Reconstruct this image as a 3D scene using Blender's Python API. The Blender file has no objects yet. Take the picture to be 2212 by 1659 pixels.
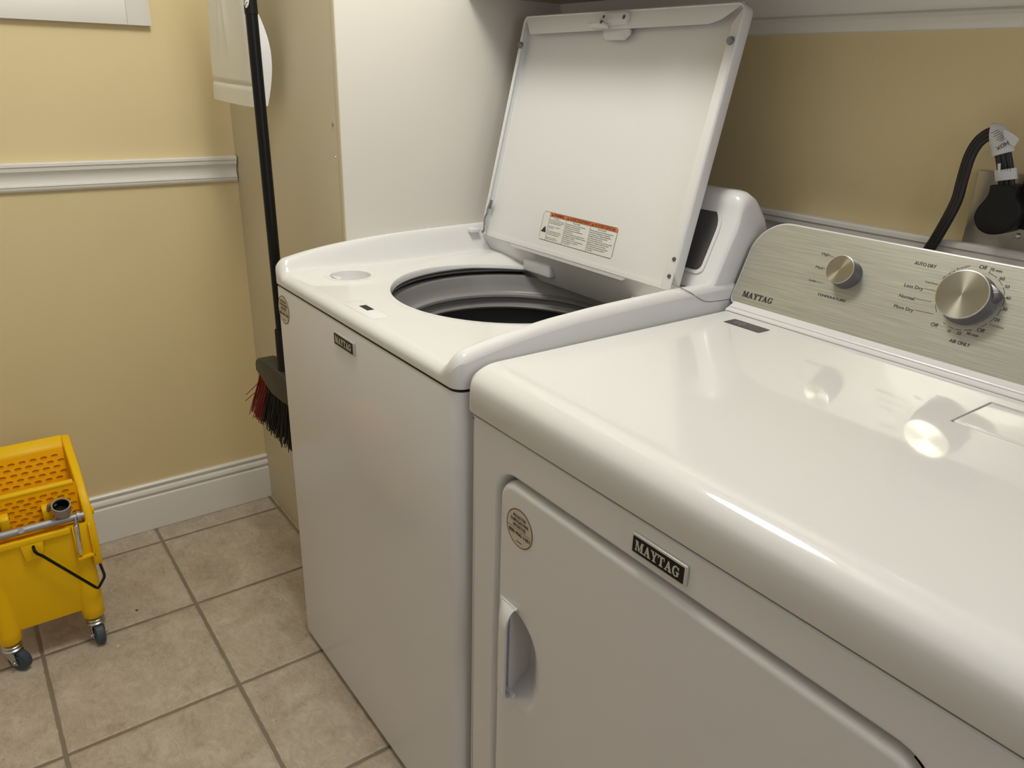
import bpy, bmesh, math, random
from mathutils import Vector, Matrix
random.seed(7)
S = bpy.context.scene
COL = S.collection
PI = math.pi

# ---------------------------------------------------------------- camera
cam_d = bpy.data.cameras.new('camera'); cam = bpy.data.objects.new('camera', cam_d); COL.objects.link(cam)
YAW, PITCH, ROLL = 0.9329, 0.3805, 0.0282
fwd = Vector((-math.sin(YAW)*math.cos(PITCH), math.cos(YAW)*math.cos(PITCH), -math.sin(PITCH)))
rt = Vector((math.cos(YAW), math.sin(YAW), 0)); up = rt.cross(fwd)
r2 = rt*math.cos(ROLL) + up*math.sin(ROLL); u2 = -rt*math.sin(ROLL) + up*math.cos(ROLL)
cam.matrix_world = Matrix(((r2.x, u2.x, -fwd.x, .8179), (r2.y, u2.y, -fwd.y, -.5335), (r2.z, u2.z, -fwd.z, 1.2854), (0, 0, 0, 1)))
cam_d.sensor_width = 36; cam_d.sensor_fit = 'HORIZONTAL'; cam_d.lens = 1667.5/2212*36
cam_d.clip_start = .02
S.camera = cam

# ---------------------------------------------------------------- light and exposure
S.view_settings.view_transform = 'Standard'; S.view_settings.look = 'None'
S.view_settings.gamma = 1; S.view_settings.use_curve_mapping = False
S.view_settings.exposure = 0.0
w = bpy.data.worlds.new('world'); S.world = w; w.use_nodes = True
w.node_tree.nodes['Background'].inputs[0].default_value = (.95, .97, 1, 1)
w.node_tree.nodes['Background'].inputs[1].default_value = .1

def area(name, loc, target, sx, sy, power, color):
    d = bpy.data.lights.new(name, 'AREA'); d.shape = 'DISK' if sy is None else 'RECTANGLE'; d.size = sx; d.size_y = sy or sx
    d.energy = power; d.color = color
    o = bpy.data.objects.new(name, d); COL.objects.link(o); o.location = loc
    o.rotation_euler = (Vector(target)-Vector(loc)).to_track_quat('-Z', 'Y').to_euler()
    return o
gl = bpy.data.lights.new('ceiling_lamp_light', 'POINT'); gl.shadow_soft_size = .17; gl.energy = 29.5; gl.color = (1, .983, .915)
go = bpy.data.objects.new('ceiling_lamp_light', gl); COL.objects.link(go); go.location = (-.20, -.05, 2.20)
area('daylight', (1.93, -.05, 1.55), (0, -.05, .9), .7, 1.1, 7.0, (.80, .82, 1.0))

# ---------------------------------------------------------------- materials
def lin(h):
    c = [int(h[i:i+2], 16)/255 for i in (0, 2, 4)]
    return tuple((x/12.92 if x <= .04045 else ((x+.055)/1.055)**2.4) for x in c) + (1,)
def mat(name, col, rough=.5, metal=0, coat=0, noise=None, bump=None, spec=.5, aniso=0, sub=0):
    """noise=(scale, amount): colour variation; bump=(scale, strength)"""
    m = bpy.data.materials.new(name); m.use_nodes = True
    nt = m.node_tree; b = nt.nodes['Principled BSDF']
    if isinstance(col, str): col = lin(col)
    b.inputs['Base Color'].default_value = col
    b.inputs['Roughness'].default_value = rough; b.inputs['Metallic'].default_value = metal
    b.inputs['Specular IOR Level'].default_value = spec
    b.inputs['Coat Weight'].default_value = coat; b.inputs['Coat Roughness'].default_value = .04
    tc = nt.nodes.new('ShaderNodeTexCoord')
    if noise:
        n = nt.nodes.new('ShaderNodeTexNoise'); n.inputs['Scale'].default_value = noise[0]; n.inputs['Detail'].default_value = 4
        nt.links.new(tc.outputs['Object'], n.inputs['Vector'])
        mx = nt.nodes.new('ShaderNodeMix'); mx.data_type = 'RGBA'
        a = noise[1]
        mx.inputs[6].default_value = tuple(c*(1-a) for c in col[:3])+(1,)
        mx.inputs[7].default_value = tuple(min(1, c*(1+a)) for c in col[:3])+(1,)
        nt.links.new(n.outputs['Fac'], mx.inputs[0]); nt.links.new(mx.outputs[2], b.inputs['Base Color'])
    if bump:
        n2 = nt.nodes.new('ShaderNodeTexNoise'); n2.inputs['Scale'].default_value = bump[0]; n2.inputs['Detail'].default_value = 2
        nt.links.new(tc.outputs['Object'], n2.inputs['Vector'])
        bp = nt.nodes.new('ShaderNodeBump'); bp.inputs['Strength'].default_value = bump[1]; bp.inputs['Distance'].default_value = .001
        nt.links.new(n2.outputs['Fac'], bp.inputs['Height']); nt.links.new(bp.outputs['Normal'], b.inputs['Normal'])
    return m

M = {}
M['yellow_wall'] = mat('yellow_wall_paint', (.78, .645, .355, 1), .55, noise=(3, .03), bump=(260, .25))
M['plain_wall'] = mat('plain_wall_paint', (.66, .66, .68, 1), .6, bump=(200, .2))
M['beige'] = mat('beige_paint', (.67, .60, .42, 1), .5, noise=(4, .04), bump=(180, .15))
M['white_wall'] = mat('white_wall_paint', (.74, .70, .62, 1), .6, noise=(3, .02), bump=(150, .15))
M['trim'] = mat('white_trim_paint', (.83, .81, .75, 1), .32, noise=(6, .02), bump=(60, .1))
M['ceiling'] = mat('ceiling_paint', (.86, .85, .82, 1), .8, bump=(100, .2))
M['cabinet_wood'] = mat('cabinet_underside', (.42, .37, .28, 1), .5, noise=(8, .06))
M['enamel'] = mat('white_enamel_gloss', (.75, .745, .72, 1), .06, spec=.38)
M['enamel_front'] = mat('white_enamel_front', (.74, .725, .705, 1), .17, bump=(700, .03))
M['plastic'] = mat('white_plastic', (.76, .75, .735, 1), .2)
M['white_matte'] = mat('white_plastic_satin', (.76, .755, .73, 1), .36, bump=(900, .05))
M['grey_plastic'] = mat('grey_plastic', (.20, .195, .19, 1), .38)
M['mid_grey'] = mat('mid_grey_plastic', (.27, .26, .25, 1), .35)
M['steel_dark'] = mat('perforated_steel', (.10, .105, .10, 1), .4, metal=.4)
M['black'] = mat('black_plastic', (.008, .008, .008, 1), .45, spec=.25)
M['rubber'] = mat('black_cord_rubber', (.02, .018, .018, 1), .5)
M['dark_panel'] = mat('dark_grey_control_panel', (.075, .07, .068, 1), .3, noise=(5, .08))
M['chrome'] = mat('chrome', (.72, .72, .72, 1), .12, metal=1)
M['steel'] = mat('zinc_steel', (.55, .54, .52, 1), .3, metal=1)
M['cast'] = mat('cast_aluminium', (.36, .35, .35, 1), .42, metal=.75, noise=(60, .1))
M['grey_screw'] = mat('dark_screw', (.10, .08, .075, 1), .5)
M['ink'] = mat('black_ink', (.02, .02, .02, 1), .6)
M['label'] = mat('label_paper', (.74, .74, .68, 1), .45)
M['label_cream'] = mat('cream_sticker', (.62, .55, .42, 1), .5)
M['label_grey'] = mat('clear_grey_sticker', (.58, .57, .53, 1), .35)
M['orange_ink'] = mat('orange_ink', (.72, .17, .035, 1), .5)
M['red_ink'] = mat('dark_red_ink', (.16, .02, .012, 1), .5)
M['maroon'] = mat('maroon_ink', (.10, .006, .008, 1), .5)
M['badge_letter'] = mat('badge_silver_letter', (.62, .60, .55, 1), .3, metal=.3)
M['yellow'] = mat('yellow_bucket_plastic', (.93, .55, .004, 1), .38, spec=.2, noise=(5, .04), bump=(120, .06))
M['amber'] = mat('amber_wringer_plastic', (.86, .39, .002, 1), .5, spec=.04, noise=(6, .05))
M['wheel'] = mat('blue_grey_wheel', (.045, .065, .085, 1), .5)
M['red'] = mat('red_plastic', (.35, .012, .012, 1), .4)
M['bristle_red'] = mat('red_bristle', (.28, .015, .018, 1), .5)
M['bristle_black'] = mat('black_bristle', (.010, .011, .010, 1), .5)
M['cap'] = mat('charcoal_broom_cap', (.032, .031, .026, 1), .5)
M['handle_black'] = mat('glossy_black_handle', (.004, .004, .004, 1), .35, spec=.3)
M['pan'] = mat('off_white_dustpan', (.84, .81, .68, 1), .45, noise=(20, .04))
M['pan_edge'] = mat('white_dustpan_inside', (.86, .85, .84, 1), .4)
M['plate_steel'] = mat('worn_stainless_plate', (.46, .43, .36, 1), .33, metal=.7, noise=(30, .12))
M['tag'] = mat('white_paper_tag', (.66, .66, .66, 1), .6)
M['energy'] = mat('dark_grey_sticker', (.06, .06, .058, 1), .35)
M['energy_text'] = mat('grey_sticker_print', (.18, .18, .17, 1), .4)
M['hinge'] = mat('grey_hinge_spring', (.24, .24, .245, 1), .4, metal=.5)
M['glass_lamp'] = mat('frosted_lamp_glass', (.9, .88, .8, 1), .3)

# brushed console plate
def brushed():
    m = bpy.data.materials.new('brushed_aluminium_fascia'); m.use_nodes = True; nt = m.node_tree; b = nt.nodes['Principled BSDF']
    tc = nt.nodes.new('ShaderNodeTexCoord'); mp = nt.nodes.new('ShaderNodeMapping'); mp.inputs['Scale'].default_value = (6, 420, 420)
    n = nt.nodes.new('ShaderNodeTexNoise'); n.inputs['Scale'].default_value = 2.2; n.inputs['Detail'].default_value = 5
    nt.links.new(tc.outputs['Object'], mp.inputs[0]); nt.links.new(mp.outputs[0], n.inputs['Vector'])
    cr = nt.nodes.new('ShaderNodeValToRGB')
    cr.color_ramp.elements[0].position = .3; cr.color_ramp.elements[0].color = (.35, .34, .28, 1)
    cr.color_ramp.elements[1].position = .7; cr.color_ramp.elements[1].color = (.50, .49, .41, 1)
    nt.links.new(n.outputs['Fac'], cr.inputs[0]); nt.links.new(cr.outputs[0], b.inputs['Base Color'])
    b.inputs['Metallic'].default_value = .45; b.inputs['Roughness'].default_value = .38; b.inputs['Coat Weight'].default_value = .3; b.inputs['Coat Roughness'].default_value = .02
    bp = nt.nodes.new('ShaderNodeBump'); bp.inputs['Strength'].default_value = .12; bp.inputs['Distance'].default_value = .0006
    nt.links.new(n.outputs['Fac'], bp.inputs['Height']); nt.links.new(bp.outputs[0], b.inputs['Normal'])
    return m
M['brushed'] = brushed()

# spun metal knob face: anisotropic disc
def spun(cx):
    m = bpy.data.materials.new('spun_metal_knob_face'); m.use_nodes = True; nt = m.node_tree; b = nt.nodes['Principled BSDF']
    b.inputs['Base Color'].default_value = (.44, .42, .34, 1); b.inputs['Metallic'].default_value = 1; b.inputs['Roughness'].default_value = .18; b.inputs['Anisotropic Rotation'].default_value = .25
    b.inputs['Anisotropic'].default_value = .93
    tg = nt.nodes.new('ShaderNodeTangent'); tg.direction_type = 'UV_MAP'; tg.uv_map = 'disc'
    nt.links.new(tg.outputs[0], b.inputs['Tangent'])
    return m

# floor tiles
def floor_mat():
    m = bpy.data.materials.new('stone_look_tile'); m.use_nodes = True; nt = m.node_tree; b = nt.nodes['Principled BSDF']; L = nt.links
    tc = nt.nodes.new('ShaderNodeTexCoord'); sp = nt.nodes.new('ShaderNodeSeparateXYZ'); L.new(tc.outputs['Object'], sp.inputs[0])
    def mth(op, a, bb=None, c=None):
        n = nt.nodes.new('ShaderNodeMath'); n.operation = op
        for i, v in enumerate((a, bb, c)):
            if v is None: continue
            if isinstance(v, (int, float)): n.inputs[i].default_value = v
            else: L.new(v, n.inputs[i])
        return n.outputs[0]
    s = .3443
    wob = nt.nodes.new('ShaderNodeTexNoise'); wob.inputs['Scale'].default_value = 45; L.new(tc.outputs['Object'], wob.inputs['Vector'])
    wv = mth('MULTIPLY', mth('SUBTRACT', wob.outputs['Fac'], .5), .004)
    def dist(o, g):
        f = mth('FRACT', mth('DIVIDE', mth('ADD', mth('SUBTRACT', o, g), 100*s+s/2), s))
        return mth('ADD', mth('MULTIPLY', mth('ABSOLUTE', mth('SUBTRACT', f, .5)), s), wv)
    dx = dist(sp.outputs[0], -1.3094); dy = dist(sp.outputs[1], -.205)
    d = mth('MINIMUM', dx, dy)
    g = nt.nodes.new('ShaderNodeMapRange'); g.inputs[1].default_value = .0035; g.inputs[2].default_value = .0055; L.new(d, g.inputs[0])
    e = nt.nodes.new('ShaderNodeMapRange'); e.inputs[1].default_value = .0035; e.inputs[2].default_value = .010; L.new(d, e.inputs[0])
    n1 = nt.nodes.new('ShaderNodeTexNoise'); n1.inputs['Scale'].default_value = 11; n1.inputs['Detail'].default_value = 8; n1.inputs['Roughness'].default_value = .7; n1.inputs['Distortion'].default_value = .6
    L.new(tc.outputs['Object'], n1.inputs['Vector'])
    mp = nt.nodes.new('ShaderNodeMapping'); mp.inputs['Scale'].default_value = (1, 1.8, 1); mp.inputs['Rotation'].default_value = (0, 0, .6)
    n2 = nt.nodes.new('ShaderNodeTexNoise'); n2.inputs['Scale'].default_value = 32; n2.inputs['Detail'].default_value = 10; n2.inputs['Roughness'].default_value = .74; n2.inputs['Distortion'].default_value = 1.3
    L.new(tc.outputs['Object'], mp.inputs[0]); L.new(mp.outputs[0], n2.inputs['Vector'])
    cr = nt.nodes.new('ShaderNodeValToRGB'); c = cr.color_ramp
    c.elements[0].position = .36; c.elements[0].color = (.37, .295, .215, 1)
    c.elements[1].position = .64; c.elements[1].color = (.64, .565, .455, 1)
    k = c.elements.new(.49); k.color = (.50, .425, .325, 1)
    L.new(mth('ADD', mth('MULTIPLY', n1.outputs['Fac'], .5), mth('MULTIPLY', n2.outputs['Fac'], .5)), cr.inputs[0])
    # small dark pits
    v = nt.nodes.new('ShaderNodeTexNoise'); v.inputs['Scale'].default_value = 210; v.inputs['Detail'].default_value = 2; L.new(tc.outputs['Object'], v.inputs['Vector'])
    pm = nt.nodes.new('ShaderNodeTexNoise'); pm.inputs['Scale'].default_value = 4; L.new(tc.outputs['Object'], pm.inputs['Vector'])
    pit = mth('MULTIPLY', mth('GREATER_THAN', v.outputs['Fac'], .70), mth('GREATER_THAN', pm.outputs['Fac'], .52))
    mx0 = nt.nodes.new('ShaderNodeMix'); mx0.data_type = 'RGBA'; mx0.inputs[7].default_value = (.13, .10, .07, 1)
    L.new(mth('MULTIPLY', pit, .7), mx0.inputs[0]); L.new(cr.outputs[0], mx0.inputs[6])
    mx = nt.nodes.new('ShaderNodeMix'); mx.data_type = 'RGBA'
    gn = nt.nodes.new('ShaderNodeTexNoise'); gn.inputs['Scale'].default_value = 7; L.new(tc.outputs['Object'], gn.inputs['Vector'])
    gm = nt.nodes.new('ShaderNodeMix'); gm.data_type = 'RGBA'; gm.inputs[6].default_value = (.19, .15, .105, 1); gm.inputs[7].default_value = (.29, .245, .18, 1)
    L.new(gn.outputs['Fac'], gm.inputs[0])
    L.new(g.outputs[0], mx.inputs[0]); L.new(gm.outputs[2], mx.inputs[6]); L.new(mx0.outputs[2], mx.inputs[7]); L.new(mx.outputs[2], b.inputs['Base Color'])
    b.inputs['Roughness'].default_value = .5
    bp = nt.nodes.new('ShaderNodeBump'); bp.inputs['Strength'].default_value = .6; bp.inputs['Distance'].default_value = .003
    L.new(mth('ADD', e.outputs[0], mth('MULTIPLY', n2.outputs['Fac'], .35)), bp.inputs['Height']); L.new(bp.outputs[0], b.inputs['Normal'])
    return m
M['tile'] = floor_mat()

# ---------------------------------------------------------------- object helpers
BASE = Vector((0, 0, 0))
def thing(name, loc, label, cat, group=None):
    global BASE
    o = bpy.data.objects.new(name, None); COL.objects.link(o); o.location = loc; o.empty_display_size = .05
    o['label'] = label; o['category'] = cat
    if group: o['group'] = group
    BASE = Vector(loc); return o
def obj(name, bm, m, parent=None, sharp=35, label=None, bevel=None, kind=None):
    me = bpy.data.meshes.new(name)
    if parent is not None: bm.transform(Matrix.Translation(-BASE))
    bm.normal_update(); bm.to_mesh(me); bm.free()
    for p in me.polygons: p.use_smooth = True
    me.set_sharp_from_angle(angle=math.radians(sharp))
    me.materials.append(M[m] if isinstance(m, str) else m)
    o = bpy.data.objects.new(name, me); COL.objects.link(o)
    if parent is not None: o.parent = parent
    if bevel:
        md = o.modifiers.new('bevel', 'BEVEL'); md.width = bevel[0]; md.segments = bevel[1]; md.limit_method = 'ANGLE'; md.angle_limit = math.radians(40)
    if label: o['label'] = label
    if kind: o['kind'] = kind
    return o
def structure(name, bm, m, **k):
    global BASE
    o = obj(name, bm, m, **k); o['kind'] = 'structure'; BASE = Vector((0, 0, 0)); return o

def new(): return bmesh.new()
def box(x0, x1, y0, y1, z0, z1, bev=0, seg=3, bm=None):
    b = bmesh.new(); bmesh.ops.create_cube(b, size=1)
    for v in b.verts: v.co = Vector(((x0+x1)/2+v.co.x*(x1-x0), (y0+y1)/2+v.co.y*(y1-y0), (z0+z1)/2+v.co.z*(z1-z0)))
    if bev: bmesh.ops.bevel(b, geom=b.edges[:], offset=bev, segments=seg, affect='EDGES', profile=.5)
    if bm is not None: return merge(bm, b)
    return b
def merge(a, b):
    me = bpy.data.meshes.new('tmp'); b.to_mesh(me); b.free(); a.from_mesh(me); bpy.data.meshes.remove(me); return a
def prism(pts, a0, a1, axis='x', bev=0, seg=2, bm=None):
    """closed polygon extruded along an axis; pts are in the other two coordinates, in xyz order"""
    b = bmesh.new()
    def P(p, a): return {'x': (a, p[0], p[1]), 'y': (p[0], a, p[1]), 'z': (p[0], p[1], a)}[axis]
    A = [b.verts.new(P(p, a0)) for p in pts]; B = [b.verts.new(P(p, a1)) for p in pts]
    b.faces.new(A); b.faces.new(B[::-1]); n = len(pts)
    for i in range(n): b.faces.new((A[i], B[i], B[(i+1) % n], A[(i+1) % n]))
    bmesh.ops.recalc_face_normals(b, faces=b.faces)
    if bev: bmesh.ops.bevel(b, geom=[e for e in b.edges if e.calc_face_angle(0) > .6], offset=bev, segments=seg, affect='EDGES', profile=.5)
    if bm is not None: return merge(bm, b)
    return b
def rrect(x0, x1, y0, y1, r, n=8):
    """rounded rectangle outline; r one value or four (bl, br, tr, tl)"""
    if not isinstance(r, (tuple, list)): r = (r,)*4
    out = []
    for (cx, cy, a0, rr) in ((x0, y0, 180, r[0]), (x1, y0, 270, r[1]), (x1, y1, 0, r[2]), (x0, y1, 90, r[3])):
        sx = 1 if cx == x0 else -1; sy = 1 if cy == y0 else -1
        for i in range(n+1):
            a = math.radians(a0+90*i/n); out.append((cx+sx*rr+rr*math.cos(a), cy+sy*rr+rr*math.sin(a)))
    return out
def tube(pts, r, seg=12, bm=None, cap=True, close=False):
    b = bm or bmesh.new(); P = [Vector(p) for p in pts]; n = len(P); rings = []
    rr = r if isinstance(r, (list, tuple)) else [r]*n
    prev = None
    for i, p in enumerate(P):
        t = (P[min(i+1, n-1)]-P[max(i-1, 0)]).normalized()
        if prev is None:
            a = t.orthogonal().normalized()
        else:
            a = (prev-t*prev.dot(t)); a = a.normalized() if a.length > 1e-6 else t.orthogonal().normalized()
        prev = a; c = t.cross(a)
        rings.append([b.verts.new(p+(a*math.cos(2*PI*k/seg)+c*math.sin(2*PI*k/seg))*rr[i]) for k in range(seg)])
    for i in range(n-1):
        for k in range(seg): b.faces.new((rings[i][k], rings[i][(k+1) % seg], rings[i+1][(k+1) % seg], rings[i+1][k]))
    if cap: b.faces.new(rings[0][::-1]); b.faces.new(rings[-1])
    return b
def smooth_path(pts, n=8):
    P = [Vector(p) for p in pts]; out = []
    for i in range(len(P)-1):
        a = P[max(i-1, 0)]; b = P[i]; c = P[i+1]; d = P[min(i+2, len(P)-1)]
        for k in range(n):
            t = k/n
            out.append(.5*((2*b)+(c-a)*t+(2*a-5*b+4*c-d)*t*t+(3*b-a-3*c+d)*t**3))
    out.append(P[-1]); return out
def lathe(prof, mx=None, seg=64, bm=None, close=False):
    """prof = (radius, height) list about local z"""
    b = bmesh.new(); rings = []
    for r, z in prof:
        rings.append([b.verts.new((r*math.cos(2*PI*k/seg), r*math.sin(2*PI*k/seg), z)) for k in range(seg)] if r > 1e-6 else [b.verts.new((0, 0, z))])
    for i in range(len(rings)-1):
        A, B = rings[i], rings[i+1]
        for k in range(seg):
            if len(A) == 1 and len(B) == 1: continue
            if len(A) == 1: b.faces.new((A[0], B[k], B[(k+1) % seg]))
            elif len(B) == 1: b.faces.new((A[k], A[(k+1) % seg], B[0]))
            else: b.faces.new((A[k], A[(k+1) % seg], B[(k+1) % seg], B[k]))
    if mx is not None: b.transform(mx)
    if bm is not None: return merge(bm, b)
    return b
def frame(o, u, n):
    """local (x=u, y=v, z=n) -> world; n is the outward normal"""
    u = Vector(u).normalized(); n = Vector(n).normalized(); v = n.cross(u)
    return Matrix(((u.x, v.x, n.x, o[0]), (u.y, v.y, n.y, o[1]), (u.z, v.z, n.z, o[2]), (0, 0, 0, 1)))
def slab(pts, z0, z1, mx=None, bev=0, seg=2, bm=None):
    b = prism(pts, z0, z1, 'z', bev, seg)
    if mx is not None: b.transform(mx)
    if bm is not None: return merge(bm, b)
    return b
def flat(pts, z, mx, bm=None):
    b = bmesh.new(); b.faces.new([b.verts.new((p[0], p[1], z)) for p in pts]); b.transform(mx)
    b.normal_update()
    if bm is not None: return merge(bm, b)
    return b
def line(p, q, wd, z, mx, bm):
    p = Vector(p); q = Vector(q); d = (q-p).normalized(); n = Vector((-d.y, d.x))*wd/2
    return flat([p-n, q-n, q+n, p+n], z, mx, bm)

def loft(b, rs):
    V = [[b.verts.new(p) for p in r] for r in rs]; n_ = len(V[0])
    for i in range(len(V)-1):
        for k in range(n_): b.faces.new((V[i][k], V[i][(k+1) % n_], V[i+1][(k+1) % n_], V[i+1][k]))
    return V
def text(s, size, mx, x=0, y=0, z=.0004, align='LEFT', bold=0, width=None, rot=0, bm=None, shear=0):
    """text as a thin mesh; size = cap height in metres; width squeezes it to a length"""
    cu = bpy.data.curves.new('t', 'FONT'); cu.body = s; cu.size = 1; cu.align_x = 'LEFT'; cu.resolution_u = 3; cu.offset = 0; cu.shear = shear
    o = bpy.data.objects.new('t', cu); COL.objects.link(o)
    dg = bpy.context.evaluated_depsgraph_get(); me = bpy.data.meshes.new_from_object(o.evaluated_get(dg))
    b = bmesh.new(); b.from_mesh(me); bpy.data.objects.remove(o); bpy.data.curves.remove(cu); bpy.data.meshes.remove(me)
    k = size/.70
    w = max((v.co.x for v in b.verts), default=1)
    kx = k if width is None else width/max(w, 1e-6)
    ww = w*kx; off = {'LEFT': 0, 'CENTER': -ww/2, 'RIGHT': -ww}[align]
    c, sn = math.cos(rot), math.sin(rot)
    for v in b.verts:
        X = v.co.x*kx+off; Y = v.co.y*k
        v.co = Vector((x+X*c-Y*sn, y+X*sn+Y*c, z))
    if bold > .008:
        d = bmesh.new(); me2 = bpy.data.meshes.new('t2'); b.to_mesh(me2); d.from_mesh(me2)
        for v in d.verts: v.co += Vector((size*min(bold, .03)*3.2*c, size*min(bold, .03)*3.2*sn, 3e-6))
        d.to_mesh(me2); d.free(); b.from_mesh(me2); bpy.data.meshes.remove(me2)
    b.transform(mx)
    if bm is not None: return merge(bm, b)
    return b

# slab-serif capitals for the maker's word mark, drawn on a 10-unit cap height
def serif_word(word, height, width, mx, x0, y0, z, th=0, bm=None):
    G = {}
    def bar(x, y, w_, h): return [(x, y), (x+w_, y), (x+w_, y+h), (x, y+h)]
    G['M'] = (14, [bar(.3, 0, 3.6, 1.1), bar(1.2, 0, 1.5, 10), bar(.2, 8.9, 4.0, 1.1), [(1.3, 10), (4.3, 10), (7.3, 2.4), (6.4, 0)], [(6.4, 0), (7.3, 2.4), (9.9, 10), (11.2, 10), (7.4, 0)], bar(9.7, 0, 2.7, 10), bar(8.7, 0, 4.9, 1.1), bar(9.6, 8.9, 4.0, 1.1)])
    G['A'] = (11.6, [[(1.1, 0), (2.4, 0), (5.9, 8.2), (5.2, 10)], [(5.2, 10), (6.6, 10), (10.6, 0), (7.4, 0), (4.7, 7.3)], bar(.1, 0, 4.2, 1.1), bar(6.3, 0, 5.3, 1.1), bar(3, 3, 5.2, 1.1)])
    G['Y'] = (11.2, [bar(-.2, 8.9, 5.0, 1.1), bar(6.6, 8.9, 4.6, 1.1), [(.8, 10), (4, 10), (6.6, 4.6), (4.6, 3.6)], [(8.1, 10), (9.7, 10), (6.5, 3.4), (5.4, 4.6)], bar(4.4, 0, 2.6, 5), bar(3, 0, 5.4, 1.1)])
    G['T'] = (10.8, [bar(.2, 8.8, 10.4, 1.2), bar(4.1, 0, 2.7, 10), bar(2.7, 0, 5.5, 1.1), [(.2, 10), (1.1, 10), (1.1, 6.6), (.2, 6.6)], [(9.7, 10), (10.6, 10), (10.6, 6.6), (9.7, 6.6)]])
    import math as _m
    g = []
    for k in range(20):
        a0 = _m.radians(38+k*15.4); a1 = _m.radians(38+(k+1)*15.4)
        if k >= 19: break
        def o_(a): return (5.4+5.0*_m.cos(a), 5+5.2*_m.sin(a))
        def i_(a): return (5.9+3.0*_m.cos(a), 5+4.1*_m.sin(a))
        g.append([o_(a0), o_(a1), i_(a1), i_(a0)])
    g += [bar(7.4, .6, 2.5, 3.6), bar(5.9, 3.9, 5.0, 1.1), bar(9.2, 6.6, 1.0, 3.2)]
    G['G'] = (11.2, g)
    tot = sum(G[c][0] for c in word)+.2*(len(word)-1); kx = width/tot; ky = height/10; x = 0
    b = bmesh.new(); zz = 0
    for c in word:
        for poly in G[c][1]:
            p = [(x0+(x+a)*kx, y0+bb*ky) for a, bb in poly]
            ar = sum(p[i][0]*p[(i+1) % len(p)][1]-p[(i+1) % len(p)][0]*p[i][1] for i in range(len(p)))
            if ar < 0: p = p[::-1]
            zz = (zz+1) % 7
            if th: slab(p, z, z+th+zz*1e-6, None, 0, 2, b)
            else: b.faces.new([b.verts.new((q[0], q[1], z+zz*4e-6)) for q in p])
        x += G[c][0]+.2
    b.transform(mx)
    if bm is not None: return merge(bm, b)
    return b

# ================================================================= the room
XW, YB, XE, YW = -1.4047, .147, -.7034, .7431     # left wall, closet face, closet side, back wall
XR, YF, ZC = 1.95, -1.8, 2.42
structure('floor', box(XW-.1, XR+.1, YF-.1, YW+.1, -.05, 0), 'tile')
structure('ceiling', box(XW-.1, XR+.1, YF-.1, YW+.1, ZC, ZC+.05), 'ceiling')
structure('wall_left', box(XW-.1, XW, YF-.1, YW+.1, 0, ZC), 'yellow_wall')
structure('wall_back', box(XW-.1, XR+.1, YW, YW+.1, 0, ZC), 'yellow_wall')
structure('wall_front', box(XW-.1, XR+.1, YF-.1, YF, 0, ZC), 'plain_wall')
wr = new()
box(XR, XR+.1, YF-.1, -.55, 0, ZC, bm=wr); box(XR, XR+.1, .45, YW+.1, 0, ZC, bm=wr)
box(XR, XR+.1, -.55, .45, 0, .9, bm=wr); box(XR, XR+.1, -.55, .45, 2.15, ZC, bm=wr)
structure('wall_right', wr, 'plain_wall')
# boxed-in closet in the corner: beige front, white side
structure('wall_closet_front', box(XW, -.7235, YB, YB+.02, 0, ZC), 'beige')
structure('wall_closet_corner', prism([(-.7222, YB-.0005), (-.7045, YB-.0005), (-.7045, YB+.02), (-.7222, YB+.02)], 0, ZC, 'z', .001), 'beige')
structure('wall_closet_side', box(XE-.02, XE, YB+.0005, YW, 0, ZC, .0012, 2), 'white_wall')

# left chair rail
def profile_along_y(prof, y0, y1): return prism(prof, y0, y1, 'y')
zr = 1.062
rail = [(XW, zr), (XW+.020, zr), (XW+.024, zr-.003), (XW+.024, zr-.009), (XW+.021, zr-.012), (XW+.020, zr-.020), (XW+.014, zr-.027), (XW+.010, zr-.034), (XW+.009, zr-.044), (XW+.0105, zr-.051),
        (XW+.0145, zr-.0525), (XW+.0155, zr-.056), (XW+.0135, zr-.0585), (XW+.0135, zr-.061), (XW+.011, zr-.066), (XW+.007, zr-.069), (XW, zr-.069)]
structure('trim_1', profile_along_y(rail, YF, YB-.004), 'trim', sharp=28)
zb = .149
base = [(XW, zb), (XW+.008, zb), (XW+.012, zb-.004), (XW+.011, zb-.009), (XW+.0065, zb-.013), (XW+.0065, zb-.016), (XW+.013, zb-.021), (XW+.0155, zb-.028), (XW+.014, zb-.033), (XW+.010, zb-.0355), (XW+.010, zb-.039),
        (XW+.014, zb-.044), (XW+.015, zb-.050), (XW+.015, .001), (XW, .001)]
structure('baseboard_left', profile_along_y(base, YF, YB), 'trim', sharp=28)
# back wall chair rail and moulding under the cabinets
rb = [(YW-(x-XW), z+.003) for x, z in rail]
structure('trim_2', prism(rb, XE, XR, 'x'), 'trim', sharp=28)
zc = 1.4385
cr_ = [(YW, zc), (YW-.042, zc), (YW-.040, zc-.012), (YW-.030, zc-.026), (YW-.022, zc-.040), (YW-.021, zc-.046), (YW-.025, zc-.050), (YW-.026, zc-.056), (YW-.018, zc-.060), (YW-.012, zc-.066), (YW-.010, zc-.072), (YW, zc-.074)]
structure('trim_3', prism(cr_, XE, XR, 'x'), 'trim', sharp=28)
# white framed hatch on left wall (only its lower corner shows)
win = new()
for a in ((-.95, -.082, 1.3735, 1.4275), (-.082, -.028, 1.3735, 2.05), (-.95, -.895, 1.3735, 2.05), (-.95, -.028, 2.0, 2.05)):
    box(XW, XW+.020, a[0], a[1], a[2], a[3], .0015, 2, win)
window_1 = structure('window_1', win, 'trim')
obj('pane_panel', box(XW+.0002, XW+.008, -.9, -.075, 1.42, 2.01), 'white_wall', window_1)
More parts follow.
